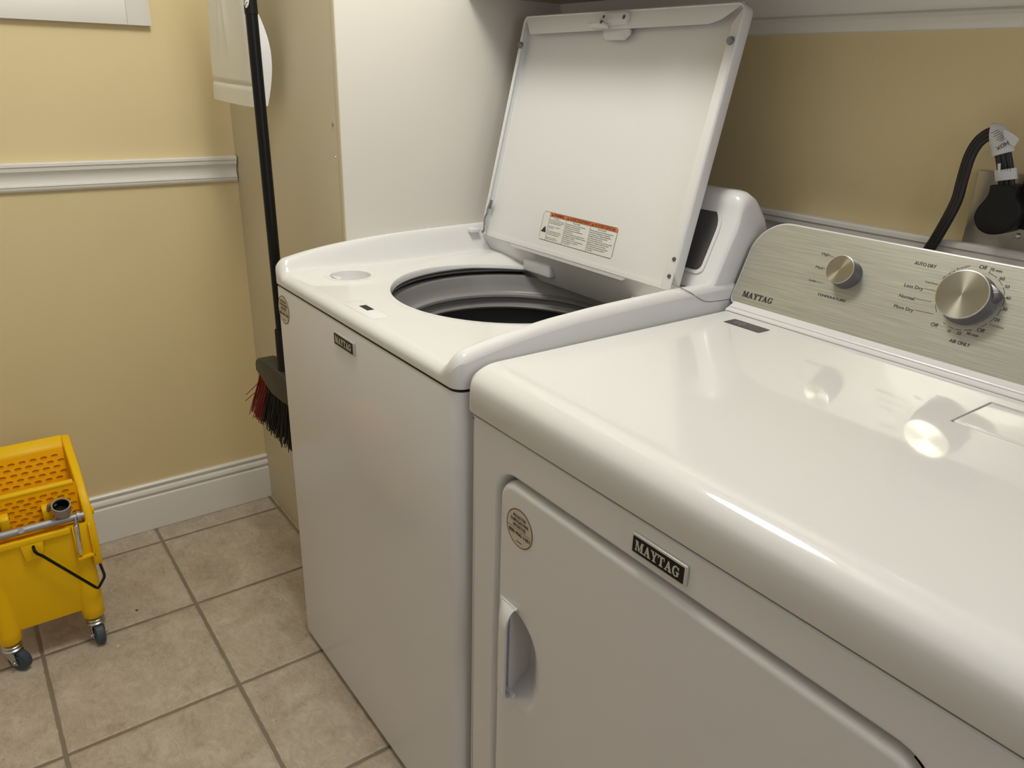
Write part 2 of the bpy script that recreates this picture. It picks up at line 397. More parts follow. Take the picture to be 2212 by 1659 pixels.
# window by the camera's right, where the daylight comes from
w2 = new()
for a in ((-.55, -.49, .9, 2.15), (.39, .45, .9, 2.15), (-.55, .45, .9, .96), (-.55, .45, 2.09, 2.15), (-.07, -.03, .9, 2.15)):
    box(XR-.015, XR+.06, a[0], a[1], a[2], a[3], .003, 2, w2)
structure('window_2', w2, 'trim')

# wall cabinets over the machines
t = thing('wall_cabinet', (.2, .6, 1.4385), 'white wall cabinet above the washer and dryer, its shaded underside at the top edge', 'cabinet')
cb = new(); box(XE+.001, 1.3, .461, YW, 1.4385, 2.1, .002, 2, cb); obj('body', cb, 'cabinet_wood', t)
for i in range(4):
    x0 = XE+.006+i*.5; obj('door', box(x0, x0+.49, .443, .4605, 1.442, 2.095, .003, 2), 'trim', t)

# ceiling lamp
t = thing('ceiling_lamp', (-.19, 0, ZC), 'flush ceiling lamp over the washing machine', 'lamp')
obj('base', lathe([(0, ZC-.03), (.13, ZC-.03), (.15, ZC-.02), (.15, ZC-.0005)], Matrix.Translation((-.20, -.05, 0)), 48), 'trim', t)
obj('collar', lathe([(.06, ZC-.03), (.075, ZC-.035), (.07, ZC-.045), (.0, ZC-.046)], Matrix.Translation((-.20, -.05, 0)), 32), 'steel', t)

# screws on the closet face
for i, (x, z) in enumerate(((-.7385, 1.1834), (-.7325, 1.1184))):
    r = .0042 if i == 0 else .002
    lab = ['larger silvery screw head on the beige closet front beside the white panel', 'tiny screw head below the larger one on the beige closet front'][i]
    t = obj('screw', lathe([(0, .0028), (r*.6, .0024), (r, .0008), (r, 0)], frame((x, YB-.0002, z), (1, 0, 0), (0, -1, 0)), 20), 'steel'); t['label'] = lab; t['category'] = 'screw'

# ================================================================= washing machine
XL, XRW, YFW, ZS = -.708, -.0095, -.0133, .8805
XC, YC, RO = -.3587, .330, .232
washer = thing('washing_machine', (XC, .32, 0), 'white top-loading washing machine with its lid standing open', 'washing machine')
# cabinet: an open-topped rounded shell
b = new(); out = rrect(XL, XRW, YFW, .655, .020, 6); N = len(out)
def inset(p, d):
    x, y = p; cx, cy = (XL+XRW)/2, (YFW+.655)/2
    return (cx+(x-cx)*(1-d/((XRW-XL)/2)), cy+(y-cy)*(1-d/((.655-YFW)/2)))
lv = [(0, .018), (0, .30), (0, .60), (0, .874), (.0012, .8772), (.004, .8785), (.010, .8785), (.010, .03)]
R = [[b.verts.new((*inset(p, d), z)) for p in out] for d, z in lv]
for i in range(len(R)-1):
    for k in range(N): b.faces.new((R[i][k], R[i][(k+1) % N], R[i+1][(k+1) % N], R[i+1][k]))
b.faces.new(R[-1]); b.faces.new(R[0][::-1])
obj('cabinet', b, 'enamel_front', washer, 30)
for (x, y) in ((XL+.05, YFW+.05), (XRW-.05, YFW+.05), (XL+.05, .6), (XRW-.05, .6)):
    obj('foot', lathe([(0, .02), (.012, .02), (.012, .008), (.02, .006), (.02, 0), (0, 0)], Matrix.Translation((x, y, 0)), 20), 'black', washer)

def ss(a, b_, x):
    t_ = max(0, min(1, (x-a)/(b_-a))); return t_*t_*(3-2*t_)
def railh(y): return .927+.038*(1-math.exp(-max(0, y+.0133)/.14))
def deck(x, y):
    z = .905
    r = math.hypot(x-XC, y-YC)
    back = max(0, ((x-XC)*-.5736+(y-YC)*.8192)/max(r, 1e-6))**2
    # shallow bowl falling to the opening, deeper at the back
    z -= (.003+.011*back)*(1-ss(RO-.01, RO+.02+.075*back, r))
    # rear slope up under the hinge, between the rails
    # side rails
    d = min(x-(XL-.001), (XRW+.001)-x); zr_ = railh(y)
    k = 1-ss(.021, .050, d)
    z = z+(max(zr_, z)-z)*k
    # round over at the outside edges
    Rr = .017; h = z-.8835
    if d < Rr: z -= min(h, (Rr-math.sqrt(max(0, Rr*Rr-(Rr-d)**2)))*1.0)
    df = y-(YFW-.001); Rf = .020
    if df < Rf: z -= min(h, (1-math.sqrt(max(0, 1-((Rf-df)/Rf)**2)))*(.016+.6*max(0, z-.905)))
    return max(z, .8835)
NT = 288; b = new(); rings = []
ycut = 9.0
inner = []
for k in range(NT):
    a = 2*PI*k/NT; x = XC+RO*math.cos(a); y = YC+RO*math.sin(a)
    if y > ycut:
        y = ycut if True else y
    inner.append((x, y))
# outer outline sampled at same angles
def outer(a, r=.020):
    cx, cy = XC, YC; c, s_ = math.cos(a), math.sin(a)
    x1, x0, y1, y0 = XRW+.0004, XL-.001, .56, YFW-.001
    tt = 1e9
    if c > 1e-9: tt = min(tt, (x1-cx)/c)
    if c < -1e-9: tt = min(tt, (x0-cx)/c)
    if s_ > 1e-9: tt = min(tt, (y1-cy)/s_)
    if s_ < -1e-9: tt = min(tt, (y0-cy)/s_)
    x, y = cx+c*tt, cy+s_*tt
    # corner rounding at the front
    for X, sx in ((x0, 1), (x1, -1)):
        qx, qy = X+sx*r, y0+r
        if (x-qx)*sx < 0 and y < qy:
            d = Vector((x-qx, y-qy)); d.normalize(); x, y = qx+d.x*r, qy+d.y*r
    return x, y
ts = [0, .01, .03, .05]+[.075+.025*i for i in range(28)]+[.77, .79, .81, .83, .85, .87, .885, .90, .915, .93, .943, .955, .965, .974, .982, .989, .994, .998, 1]
# angular samples denser near the corners
angs = sorted(set([2*PI*k/720 for k in range(720)]+[math.atan2(-.343-.0+dy, dx)+2*PI for dx, dy in [(sx*.35+ex, ey) for sx in (1, -1) for ex in [j*.004 for j in range(-8, 3)] for ey in (0, .01, .02)]]))
angs = [a % (2*PI) for a in angs]; angs = sorted(set(round(a, 5) for a in angs))
for t_ in ts:
    ring = []
    for a in angs:
        ix, iy = XC+RO*math.cos(a), YC+RO*math.sin(a)
        if iy > ycut:
            iy = ycut
        ox, oy = outer(a); x, y = ix+(ox-ix)*t_, iy+(oy-iy)*t_
        ring.append(b.verts.new((x, y, deck(x, y))))
    rings.append(ring)
n = len(angs)
# skirt outside and lip down into the opening
sk = [b.verts.new((v.co.x, v.co.y, .8820)) for v in rings[-1]]; sk2 = [b.verts.new((XC+(v.co.x-XC)*.985, YC+(v.co.y-YC)*.985, .8812)) for v in rings[-1]]
rings += [sk, sk2]
def lipv(v, s_, dz, zc_, cy_, cz_):
    if v.co.y > ycut-.0005: return b.verts.new((v.co.x, ycut+.004, v.co.z-dz))
    return b.verts.new((XC+(v.co.x-XC)*s_, YC+(v.co.y-YC)*s_, min(v.co.z-dz, zc_)))
lip0 = [lipv(v, .992, .0035, 9, ycut+.0005, .939) for v in rings[0]]
lip1 = [lipv(v, .990, .007, .890, .466, .896) for v in rings[0]]
lip2 = [lipv(v, 1.01, .010, .886, .478, .884) for v in rings[0]]
rings = [lip2, lip1, lip0]+rings
for i in range(len(rings)-1):
    for k in range(n): b.faces.new((rings[i][k], rings[i][(k+1) % n], rings[i+1][(k+1) % n], rings[i+1][k]))
bmesh.ops.recalc_face_normals(b, faces=b.faces)
bmesh.ops.delete(b, geom=[f for f in b.faces if math.hypot(f.calc_center_median().x+.595, f.calc_center_median().y-.103) < .0425], context='FACES')
b.normal_update()
obj('top_deck', b, 'enamel', washer, 50)

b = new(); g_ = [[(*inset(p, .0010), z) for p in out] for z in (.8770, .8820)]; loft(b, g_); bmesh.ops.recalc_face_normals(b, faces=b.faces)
obj('top_seam_shade', b, 'black', washer)  # black band added so the seam under the deck reads as shaded
# tub ring, balance ring and basket, seen through the opening
TC = Matrix.Translation((XC, YC, 0))
obj('tub_ring', lathe([(.262, .8815), (.240, .8835), (.236, .882), (.2355, .880), (.238, .8775), (.262, .876)], TC, 96), 'grey_plastic', washer)
obj('balance_ring', lathe([(.262, .868), (.246, .871), (.236, .8705), (.231, .868), (.227, .852), (.224, .838), (.221, .8345), (.216, .8335), (.213, .831), (.2125, .826), (.216, .8235), (.220, .822), (.221, .812), (.219, .809), (.213, .8075), (.211, .804), (.213, .80), (.226, .798), (.262, .80)], TC, 96), 'mid_grey', washer)
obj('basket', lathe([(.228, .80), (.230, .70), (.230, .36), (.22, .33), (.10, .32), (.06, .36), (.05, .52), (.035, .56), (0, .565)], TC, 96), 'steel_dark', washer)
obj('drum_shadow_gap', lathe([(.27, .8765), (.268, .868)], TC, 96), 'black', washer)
# the strip of white fabric softener cloth hanging inside: a small corner showing
cl = new()
g0 = Vector((-.375, .335, .79)); 
# bleach cup
cup = (-.595, .103)
b = lathe([(.0515, .9040), (.0505, .9056), (.047, .9060), (.0425, .9058), (.0405, .9045), (.0398, .901), (.039, .885), (.037, .882), (0, .882)], Matrix.Translation((cup[0], cup[1], 0)), 64)
bc = obj('bleach_cup', b, 'plastic', washer)
obj('cup_insert', box(-.612, -.583, .070, .082, .884, .9035, .001, 2), 'plastic', bc)
obj('cup_slit', box(-.582, -.562, .078, .086, .8825, .889), 'grey_plastic', bc)
# lid latch plate with its slot
b = slab(rrect(-.417, -.300, .004, .040, .010, 6), .9040, .9056, None, .0006)
obj('latch_plate', b, 'plastic', washer)
b = slab([(-.383, .0205), (-.350, .0205), (-.350, .0335), (-.383, .0335)], .9057, .9059)
obj('latch_slot', b, 'black', washer)
obj('rear_housing', prism([(.4735, .9400), (.4745, .9440), (.4800, .9460), (.60, .950), (.60, .863), (.5120, .8630)], -.672, -.046, 'x', .001, 2), 'enamel', washer)
# rear wall under the hinge and inlet nozzle
obj('water_inlet', box(-.526, -.433, .4830, .509, .884, .9125, .005, 3), 'plastic', washer)
# hinge tabs at both ends of the deck
obj('hinge_tab', box(-.686, -.664, .437, .462, .947, .9565, .002, 3), 'plastic', washer)

# open lid ---------------------------------------------------------
LA = Vector((0, .455, .945)); LN = Vector((0, -.97258, .23257))
LMo = frame((XC+.005, LA.y, LA.z), (1, 0, 0), LN)
LM = frame((XC-.003, LA.y, LA.z), (1, 0, 0), LN)   # local x right, y up the lid, z towards the camera
hw, hl = .295, .4735
b = new()
prof_out = rrect(-hw, hw, 0, hl, (.012, .012, .016, .016), 6)
def ringpts(d, z):
    q0 = rrect(-hw+d, hw-d, d, hl-d, (max(.012-d, .002), max(.012-d, .002), max(.016-d, .003), max(.016-d, .003)), 6)
    mids = [.016, .020, .024, .028, .032, .036, .10, .25, .40]
    q0 = q0[:14]+[(hw-d, m) for m in mids]+q0[14:]+[(-hw+d, m) for m in mids[::-1]]
    if d >= .05: q0 = [(x, max(min(y, hl-d), d)) for x, y in q0]
    return [(x, y, z if z < -.0175 else -.0175+(z+.0175)*ss(.013, .034, y)) for x, y in q0]
V = loft(b, [ringpts(.006, -.026), ringpts(.0015, -.024), ringpts(0, -.020), ringpts(0, -.005), ringpts(.001, -.0015), ringpts(.003, 0), ringpts(.005, -.0012), ringpts(.006, -.004), ringpts(.007, -.0165), ringpts(.010, -.018), ringpts(.014, -.018)])
b.faces.new(V[0][::-1]); b.faces.new(V[-1])
bmesh.ops.recalc_face_normals(b, faces=b.faces); b.transform(LM)
lid = obj('lid', b, 'white_matte', washer, 40)
# folded flanges: top (with angled corners), right, left
b = new()
slab([(-hw+.004, hl-.002), (-hw+.030, hl-.036), (-hw+.036, hl-.039), (.225, hl-.033), (.250, hl-.027), (hw-.006, hl-.002)], -.003, -.0012, None, .0006, 2, b)
b.transform(LM); obj('top_flange', b, 'white_matte', lid)
b = new(); slab([(hw-.002, .003), (hw-.002, hl-.006), (hw-.020, hl-.035), (hw-.022, .20), (hw-.025, .003)], -.0035, -.0012, None, .0006, 2, b)
b.transform(LM); obj('side_flange', b, 'white_matte', lid)
b = new(); slab([(-hw+.002, .003), (-hw+.002, hl-.006), (-hw+.010, hl-.050), (-hw+.009, .003)], -.0035, -.0012, None, .0006, 2, b)
b.transform(LM); obj('side_flange', b, 'white_matte', lid)
# bottom flange with two steps
b = new(); slab([(-hw+.004, -.002), (-.20, -.002), (-.193, -.008), (.160, -.008), (.168, -.002), (hw-.004, -.002), (hw-.004, .004), (-hw+.004, .004)], -.0225, -.0185, None, .0008, 2, b)
b.transform(LM); obj('hinge_flange', b, 'white_matte', lid)
# latch strike
b = new(); slab(rrect(-.048, .026, .444, .466, .004, 4), -.002, .0065, None, .001, 2, b)
slab([(-.044, .444), (.022, .444), (.030, .438), (.030, .430), (.018, .420), (-.030, .420), (-.040, .428)], -.010, -.0035, None, .001, 2, b)
slab(rrect(-.062, -.020, .437, .447, .005, 5), .004, .022, None, .0015, 2, b)
b.transform(LMo); st = obj('latch_strike', b, 'plastic', lid)
for (x, y, r, z) in ((.018, .4565, .004, .0068), (-.038, .459, .003, .0068), (-.024, .4445, .0032, .0225)):
    obj('latch_hole', lathe([(0, z), (r, z), (r, z-.003)], LMo @ Matrix.Translation((x, y, 0)), 20), 'grey_screw', st)
for x in (-hw+.0075, hw-.0125):
    obj('bumper', lathe([(0, .0045), (.0055, .004), (.0068, .001), (.0068, -.003)], LM @ Matrix.Translation((x, .4125, 0)), 24), 'grey_plastic' if False else 'hinge', lid)
for (x, y) in ((hw-.0095, .0555), (hw-.0105, .0255)):
    obj('lid_screw', lathe([(0, .0005), (.0034, .0008), (.0038, -.001)], LM @ Matrix.Translation((x, y, 0)), 20), 'grey_screw', lid)
# spring link at lower left
sp = smooth_path([(-hw+.012, .078, -.004), (-hw+.010, .060, -.001), (-hw+.0135, .050, .001), (-hw+.010, .038, .002), (-hw+.013, .024, .002), (-hw+.0145, .012, .001), (-hw+.0105, .006, 0), (-hw+.008, .009, 0)], 6)
b = tube(sp, .0022, 8); slab([(-hw+.007, .060), (-hw+.015, .060), (-hw+.016, .080), (-hw+.009, .080)], -.006, -.003, None, 0, 2, b); b.transform(LM)
obj('hinge_spring', b, 'hinge', lid)
# warning label on the inner skin
lz = -.0176; lx0, lx1, ly0, ly1 = -.1135, .1125, .0255, .0845
wl = obj('warning_label', flat(rrect(lx0, lx1, ly0, ly1, .003, 5), lz, LMo), 'label', lid)
z1, z2, z3 = lz+.0002, lz+.0004, lz+.0006
b = new(); hb = ly1-.0085
b = flat([(-.0915, hb), (lx1-.0008, hb), (lx1-.0008, ly1-.003), (lx1-.003, ly1-.0006), (-.0915, ly1-.0006)], z1, LMo, b)
obj('warning_band', b, 'orange_ink', wl)
b = new()
for (p, q) in (((lx0+.003, ly0+.0004), (lx1-.003, ly0+.0004)), ((lx0+.003, ly1-.0004), (lx1-.003, ly1-.0004)), ((lx0+.0004, ly0+.003), (lx0+.0004, ly1-.003)), ((lx1-.0004, ly0+.003), (lx1-.0004, ly1-.003)),
               ((-.0915, ly0), (-.0915, ly1)), ((-.0385, ly0), (-.0385, ly1)), ((.0365, ly0), (.0365, ly1)), ((-.0915, hb), (lx1, hb))):
    b = line(p, q, .0006, z2, LMo, b)
tri = lambda x, y, s_: [(x, y), (x+s_, y), (x+s_/2, y+s_)]
for x in (-.0865, -.0365, .0385): b = flat(tri(x, hb+.0013, .0055), z2, LMo, b)
b = text('WARNING', .0053, LMo, -.0795, hb+.0014, z2, width=.033, bold=.03, bm=b)
b = text('AVERTISSEMENT', .0053, LMo, -.0295, hb+.0014, z2, width=.064, bold=.03, bm=b)
b = text('ADVERTENCIA', .0053, LMo, .0455, hb+.0014, z2, width=.060, bold=.03, bm=b)
# flame and basket pictogram
b = flat([(-.1105, .0415), (-.0955, .0415), (-.0955, .0470), (-.0975, .0462), (-.0970, .0500), (-.0985, .0545), (-.1005, .0500), (-.1020, .0540), (-.1040, .0500), (-.1085, .0450)], z2, LMo, b)
cols = [(-.0905, .0500, 'Fire Hazard', ['Never place items in the washer', 'that are dampened with gasoline', 'or other flammable fluids.', '', 'No washer can completely', 'remove oil.', '', 'Do not dry anything that has', 'ever had any type of oil on it', '(including cooking oils).', '', 'Doing so can result in', 'death, explosion, or fire.']),
        (-.0375, .0720, "Risque d'incendie", ['Ne jamais mettre des articles humectés', "d'essence ou d'autres fluides", 'inflammables dans la laveuse.', 'Aucune laveuse ne peut complètement', "enlever l'huile.", 'Ne pas faire sécher des articles qui ont', "été salis par tout genre d'huile (y compris", 'les huiles de cuisson).', 'Le non-respect de ces instructions peut', 'causer un décès, une explosion', 'ou un incendie.']),
        (.0375, .0730, 'Peligro de Incendio', ['Nunca coloque en la lavadora artículos', 'que estén humedecidos con gasolina', 'o cualquier otro líquido inflamable.', 'Ninguna lavadora puede eliminar', 'completamente el aceite.', 'No seque ningún artículo que haya tenido', 'alguna vez cualquier tipo de aceite', '(incluyendo aceites de cocina).', 'No seguir estas instrucciones puede', 'ocasionar la muerte, explosión', 'o incendio.'])]
for x, wd, head, lines in cols:
    step = (hb-ly0-.0085)/len(lines)
    b = text(head, .0022, LMo, x+wd*.45, hb-.0042, z2, 'CENTER', bold=.01, bm=b)
    mxl = max(len(l) for l in lines)
    for i, l in enumerate(lines):
        if l: b = text(l, min(.0022, step*.6), LMo, x+.0008, hb-.0046-step*(i+1), z2, width=wd*.93*len(l)/mxl, bold=.012, bm=b)
obj('printed_text', b, 'ink', wl)

# rear console ------------------------------------------------------
# cross section (y, z), then scaled in at the rounded ends
cs = [(.497, .950), (.500, .960), (.504, .968), (.508, .975), (.512, .985), (.550, 1.070), (.553, 1.090), (.556, 1.103), (.566, 1.112), (.582, 1.113), (.600, 1.104), (.625, 1.075), (.645, 1.035), (.662, .985), (.672, .930), (.672, .890), (.53, .890), (.520, .930)]
ends = [(XRW-.0055, .86, 0), (XRW-.008, .93, 0), (XRW-.013, .965, 0), (XRW-.022, .99, 0), (XRW-.036, 1, 0)]
b = new(); cz0 = .93; cy0 = .60; secs = []
xsec = [(-(e[0]-XC)+XC-.0, e[1]) for e in ends]
xsec = [(2*XC-e[0], e[1]) for e in ends]+[(e[0], e[1]) for e in ends[::-1]]
xsec = sorted(xsec)
for x, k in xsec:
    secs.append([(x, cy0+(y-cy0)*(1-(1-k)*.55) if z > .96 else y, cz0+(z-cz0)*k if z > cz0 else z) for y, z in cs])
V = loft(b, secs)
b.faces.new(V[0][::-1]); b.faces.new(V[-1]); bmesh.ops.recalc_face_normals(b, faces=b.faces)
con = obj('console', b, 'plastic', washer, 42)
# dark control panel on the leaning face
CN = Vector((0, -.9127, .408)).normalized(); CM = frame((XC, .5090, .9780), (1, 0, 0), CN)
obj('control_panel', slab(rrect(-.309, .309, 0, .119, (.012, .012, .045, .045), 8), -.004, .0015, CM, .001), 'dark_panel', con)
b = new(); fr = rrect(-.315, .315, -.006, .125, (.016, .016, .050, .050), 8); fi = rrect(-.309, .309, 0, .119, (.012, .012, .045, .045), 8)
A0 = [b.verts.new((p[0], p[1], -.004)) for p in fr]; A1 = [b.verts.new((p[0], p[1], .003)) for p in fr]; A2 = [b.verts.new((p[0], p[1], .003)) for p in fi]; A3 = [b.verts.new((p[0], p[1], .0005)) for p in fi]
for Q in ((A0, A1), (A1, A2), (A2, A3)):
    for k in range(len(fr)): b.faces.new((Q[0][k], Q[0][(k+1) % len(fr)], Q[1][(k+1) % len(fr)], Q[1][k]))
b.transform(CM); obj('panel_frame', b, 'plastic', con)
for i, x in enumerate((-.20, -.02, .16)):
    kb = obj('knob', lathe([(0, .024), (.019, .023), (.021, .020), (.022, .0015)], CM @ Matrix.Translation((x, .05, 0)), 32), 'chrome', con)

obj('console_seam', tube(smooth_path([(XRW-.030, .428, .9700), (XRW-.012, .430, .9660), (XRW-.002, .445, .9580), (XRW+.0006, .466, .9450), (XRW+.0006, .490, .9365), (XRW+.0006, .545, .9330), (XRW+.0006, .60, .9320)], 5), .0007, 8), 'grey_plastic', washer)
# badge and sticker on the washer front -----------------------------
def badge(root, x0, z0, w_, h_, y):
    FM = frame((x0, y, z0), (1, 0, 0), (0, -1, 0))
    bd = obj('badge', slab(rrect(0, w_, 0, h_, .0015, 3), 0, .0035, FM, .0014, 2), 'badge_letter', root)
    obj('badge_field', slab(rrect(.0025, w_-.0035, .0028, h_-.0028, .0006, 2), .003, .0038, FM), 'black', bd)
    obj('badge_lettering', serif_word('MAYTAG', h_*.48, w_*.80, FM, w_*.085, h_*.26, .0039, .0004), 'badge_letter', bd)
    return bd
badge(washer, -.4128, .8340, .0815, .0250, YFW-.0002)
def sticker(root, cx, cz, r, y, m1, m2, m3):
    FM = frame((cx, y, cz), (1, 0, 0), (0, -1, 0)); n_ = 64
    st_ = obj('sticker', flat([(r*math.cos(2*PI*k/n_), r*math.sin(2*PI*k/n_)) for k in range(n_)], .0004, FM), m1, root)
    b = new(); v0 = [b.verts.new((r*.985*math.cos(2*PI*k/n_), r*.985*math.sin(2*PI*k/n_), .0006)) for k in range(n_)]; v1 = [b.verts.new((r*.945*math.cos(2*PI*k/n_), r*.945*math.sin(2*PI*k/n_), .0006)) for k in range(n_)]
    for k in range(n_): b.faces.new((v0[k], v0[(k+1) % n_], v1[(k+1) % n_], v1[k]))
    b.transform(FM); obj('border', b, m3, st_)
    b = new()
    b = text('REGISTER', r*.17, FM, 0, r*.50, .0008, 'CENTER', .02, r*.98, bm=b)
    b = text('ENREGISTRER', r*.17, FM, 0, r*.25, .0008, 'CENTER', .02, r*1.36, bm=b)
    b = text('REGISTRE', r*.17, FM, 0, 0, .0008, 'CENTER', .02, r*.98, bm=b)
    b = text('888-900-3381', r*.19, FM, 0, -r*.40, .0008, 'CENTER', .02, r*1.60, bm=b)
    b = line((-r*.88, -r*.10), (r*.88, -r*.10), r*.02, .0008, FM, b)
    b = line((-r*.2, -r*.72), (r*.2, -r*.72), r*.04, .0008, FM, b)
    obj('printed_text', b, m2, st_)
sticker(washer, -.6655, .8325, .0295, YFW-.0002, 'label_cream', 'ink', 'red_ink')

# ================================================================= dryer
W2, D2, SE, ZT = .737, .700, .8535, .9206
dryer = thing('clothes_dryer', (W2/2, .35, 0), 'white front-loading clothes dryer with a brushed metal dial console', 'clothes dryer')
DX0, DX1, DZ0, DZ1, DR = .0745, .6625, .20, .7935, .036
def sdf(x, z):
    cx, cz, hx, hz = (DX0+DX1)/2, (DZ0+DZ1)/2, (DX1-DX0)/2-DR, (DZ1-DZ0)/2-DR
    qx, qz = abs(x-cx)-hx, abs(z-cz)-hz
    return math.hypot(max(qx, 0), max(qz, 0))+min(max(qx, qz), 0)-DR
def lines(a, b_, fine, step, dense):
    out = [a]; x = a
    while x < b_-1e-6:
        s_ = step
        for (lo, hi) in dense:
            if lo-step*.6 <= x <= hi: s_ = fine
        x = min(b_, x+s_); out.append(x)
    return out
# front face of cabinet with the stamped door opening
xs = lines(.018, W2-.018, .002, .012, ((DX0-.016, DX0+.04), (DX1-.04, DX1+.016)))
zs = lines(.03, SE-.004, .002, .012, ((DZ1-.045, DZ1+.016), (DZ0-.016, DZ0+.03)))
b = new(); gv = {}
def fy(d): # stamped slope towards the door gap
    return .019*(1-ss(-.002, .0085, d)**.8)
for i, x in enumerate(xs):
    for j, z in enumerate(zs):
        d = sdf(x, z)
        if d > -.014: gv[i, j] = b.verts.new((x, fy(max(d, 0)) if d >= 0 else .019*(1-ss(-.002, .0085, 0)**.8)+.006*ss(0, .004, -d), z))
for i in range(len(xs)-1):
    for j in range(len(zs)-1):
        q_ = [(i, j), (i+1, j), (i+1, j+1), (i, j+1)]
        if all(k in gv for k in q_): b.faces.new([gv[k] for k in q_])
# rounded front-vertical edges, sides, top rim, back and bottom
def strip(pa, pb):
    A = [b.verts.new(p) for p in pa]; B = [b.verts.new(p) for p in pb]
    for k in range(len(A)-1): b.faces.new((A[k], A[k+1], B[k+1], B[k]))
for sx, x0 in ((1, 0), (-1, W2)):
    arc = [(x0+sx*(.018-.018*math.sin(a*PI/16)), .018-.018*math.cos(a*PI/16)) for a in range(9)]+[(x0, .35), (x0, D2)]
    strip([(x, y, .03) for x, y in arc], [(x, y, SE-.004) for x, y in arc])
    strip([(x, y, SE-.004) for x, y in arc], [(x+sx*.002, y+(.002 if y < .1 else 0), SE-.0015) for x, y in arc])
strip([(.018, 0, SE-.004), (W2-.018, 0, SE-.004)], [(.018, .002, SE-.0015), (W2-.018, .002, SE-.0015)])
strip([(.002, .002, SE-.0015), (W2-.002, .002, SE-.0015)], [(.002, D2, SE-.0015), (W2-.002, D2, SE-.0015)])
strip([(0, D2, .03), (W2, D2, .03)], [(0, D2, SE-.002), (W2, D2, SE-.002)])
strip([(0.018, 0, .03), (W2-.018, 0, .03)], [(0, D2, .03), (W2, D2, .03)])
bmesh.ops.remove_doubles(b, verts=b.verts, dist=.0004); bmesh.ops.recalc_face_normals(b, faces=b.faces)
obj('cabinet', b, 'enamel_front', dryer, 40)
for (x, y) in ((.06, .06), (W2-.06, .06), (.06, .64), (W2-.06, .64)):
    obj('foot', lathe([(0, .032), (.012, .032), (.012, .008), (.02, .006), (.02, 0), (0, 0)], Matrix.Translation((x, y, 0)), 20), 'black', dryer)
obj('cabinet_plug', lathe([(0, .0006), (.0013, .0006), (.0016, 0)], frame((.0105, .0015, SE-.007), (1, 0, 0), (0, -1, 0)), 12), 'grey_screw', dryer)

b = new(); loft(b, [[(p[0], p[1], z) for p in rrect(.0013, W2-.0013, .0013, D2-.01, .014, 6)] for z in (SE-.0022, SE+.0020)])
obj('top_seam_shade', b, 'grey_plastic', dryer)  # grey band standing in for the shade in the seam below the top
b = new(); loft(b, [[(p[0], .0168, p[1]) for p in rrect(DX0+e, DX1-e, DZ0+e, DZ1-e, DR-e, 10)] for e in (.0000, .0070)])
obj('door_gap_shade', b, 'grey_plastic', dryer)  # dark backing ring, shade of the door gap put in as colour
# door with rounded edge and scooped finger pocket
PX0, PX1, PZ0, PZ1 = .112, .186, .440, .600
def pocket(x, z):
    if x < PX0 or x > PX1 or z < PZ0 or z > PZ1: return 0
    w_ = (x-PX0)/(PX1-PX0); h_ = (z-PZ0)/(PZ1-PZ0)
    # edge of the scoop bows out to the right and closes at the top
    top = PX0+(PX1-PX0)*math.sqrt(max(0, 1-(max(0, h_-.45)/.55)**2.2)); low = PX0+(PX1-PX0)*min(1, .80+h_*.6)
    xe = min(top, low)
    if xe-PX0 < .003: return 0
    q_ = (x-PX0)/(xe-PX0)
    if q_ >= 1: return 0
    return .038*(.5+.5*math.cos(PI*q_))*ss(0, .22, h_)*ss(0, .22, 1-h_)*ss(0, .14, 1-q_)**.5
xs = lines(DX0+.0035, DX1-.0035, .0013, .012, ((DX0, DX0+.04), (.120, .192), (DX1-.04, DX1)))
zs = lines(DZ0+.0035, DZ1-.0035, .0013, .012, ((DZ1-.045, DZ1), (PZ0, PZ1), (DZ0, DZ0+.04)))
# ease the corner: grid vertices outside the rounded outline are pulled onto it
b = new(); gv = {}
for i, x in enumerate(xs):
    for j, z in enumerate(zs):
        X, Z = x, z; d = sdf(X, Z)+.0035
        if d > 0:
            cx = min(max(X, DX0+DR), DX1-DR); cz = min(max(Z, DZ0+DR), DZ1-DR); v = Vector((X-cx, Z-cz))
            if v.length > 1e-6: v = v.normalized()*(DR-.0035); X, Z = cx+v.x, cz+v.y
            d = 0
        e = -d; Rd = .010
        y = -.0015+(.0110*(1-math.sqrt(max(0, 1-((Rd-e)/Rd)**2))) if e < Rd else 0)
        gv[i, j] = b.verts.new((X, y+pocket(X, Z), Z))
for i in range(len(xs)-1):
    for j in range(len(zs)-1): b.faces.new((gv[i, j], gv[i+1, j], gv[i+1, j+1], gv[i, j+1]))
bmesh.ops.remove_doubles(b, verts=b.verts, dist=.0003)
# give it a back
ext = bmesh.ops.extrude_edge_only(b, edges=[e for e in b.edges if e.is_boundary])
for v in ext['geom']:
    if isinstance(v, bmesh.types.BMVert): v.co.y = .0200
bmesh.ops.recalc_face_normals(b, faces=b.faces)
door = obj('door', b, 'enamel_front', dryer, 45)
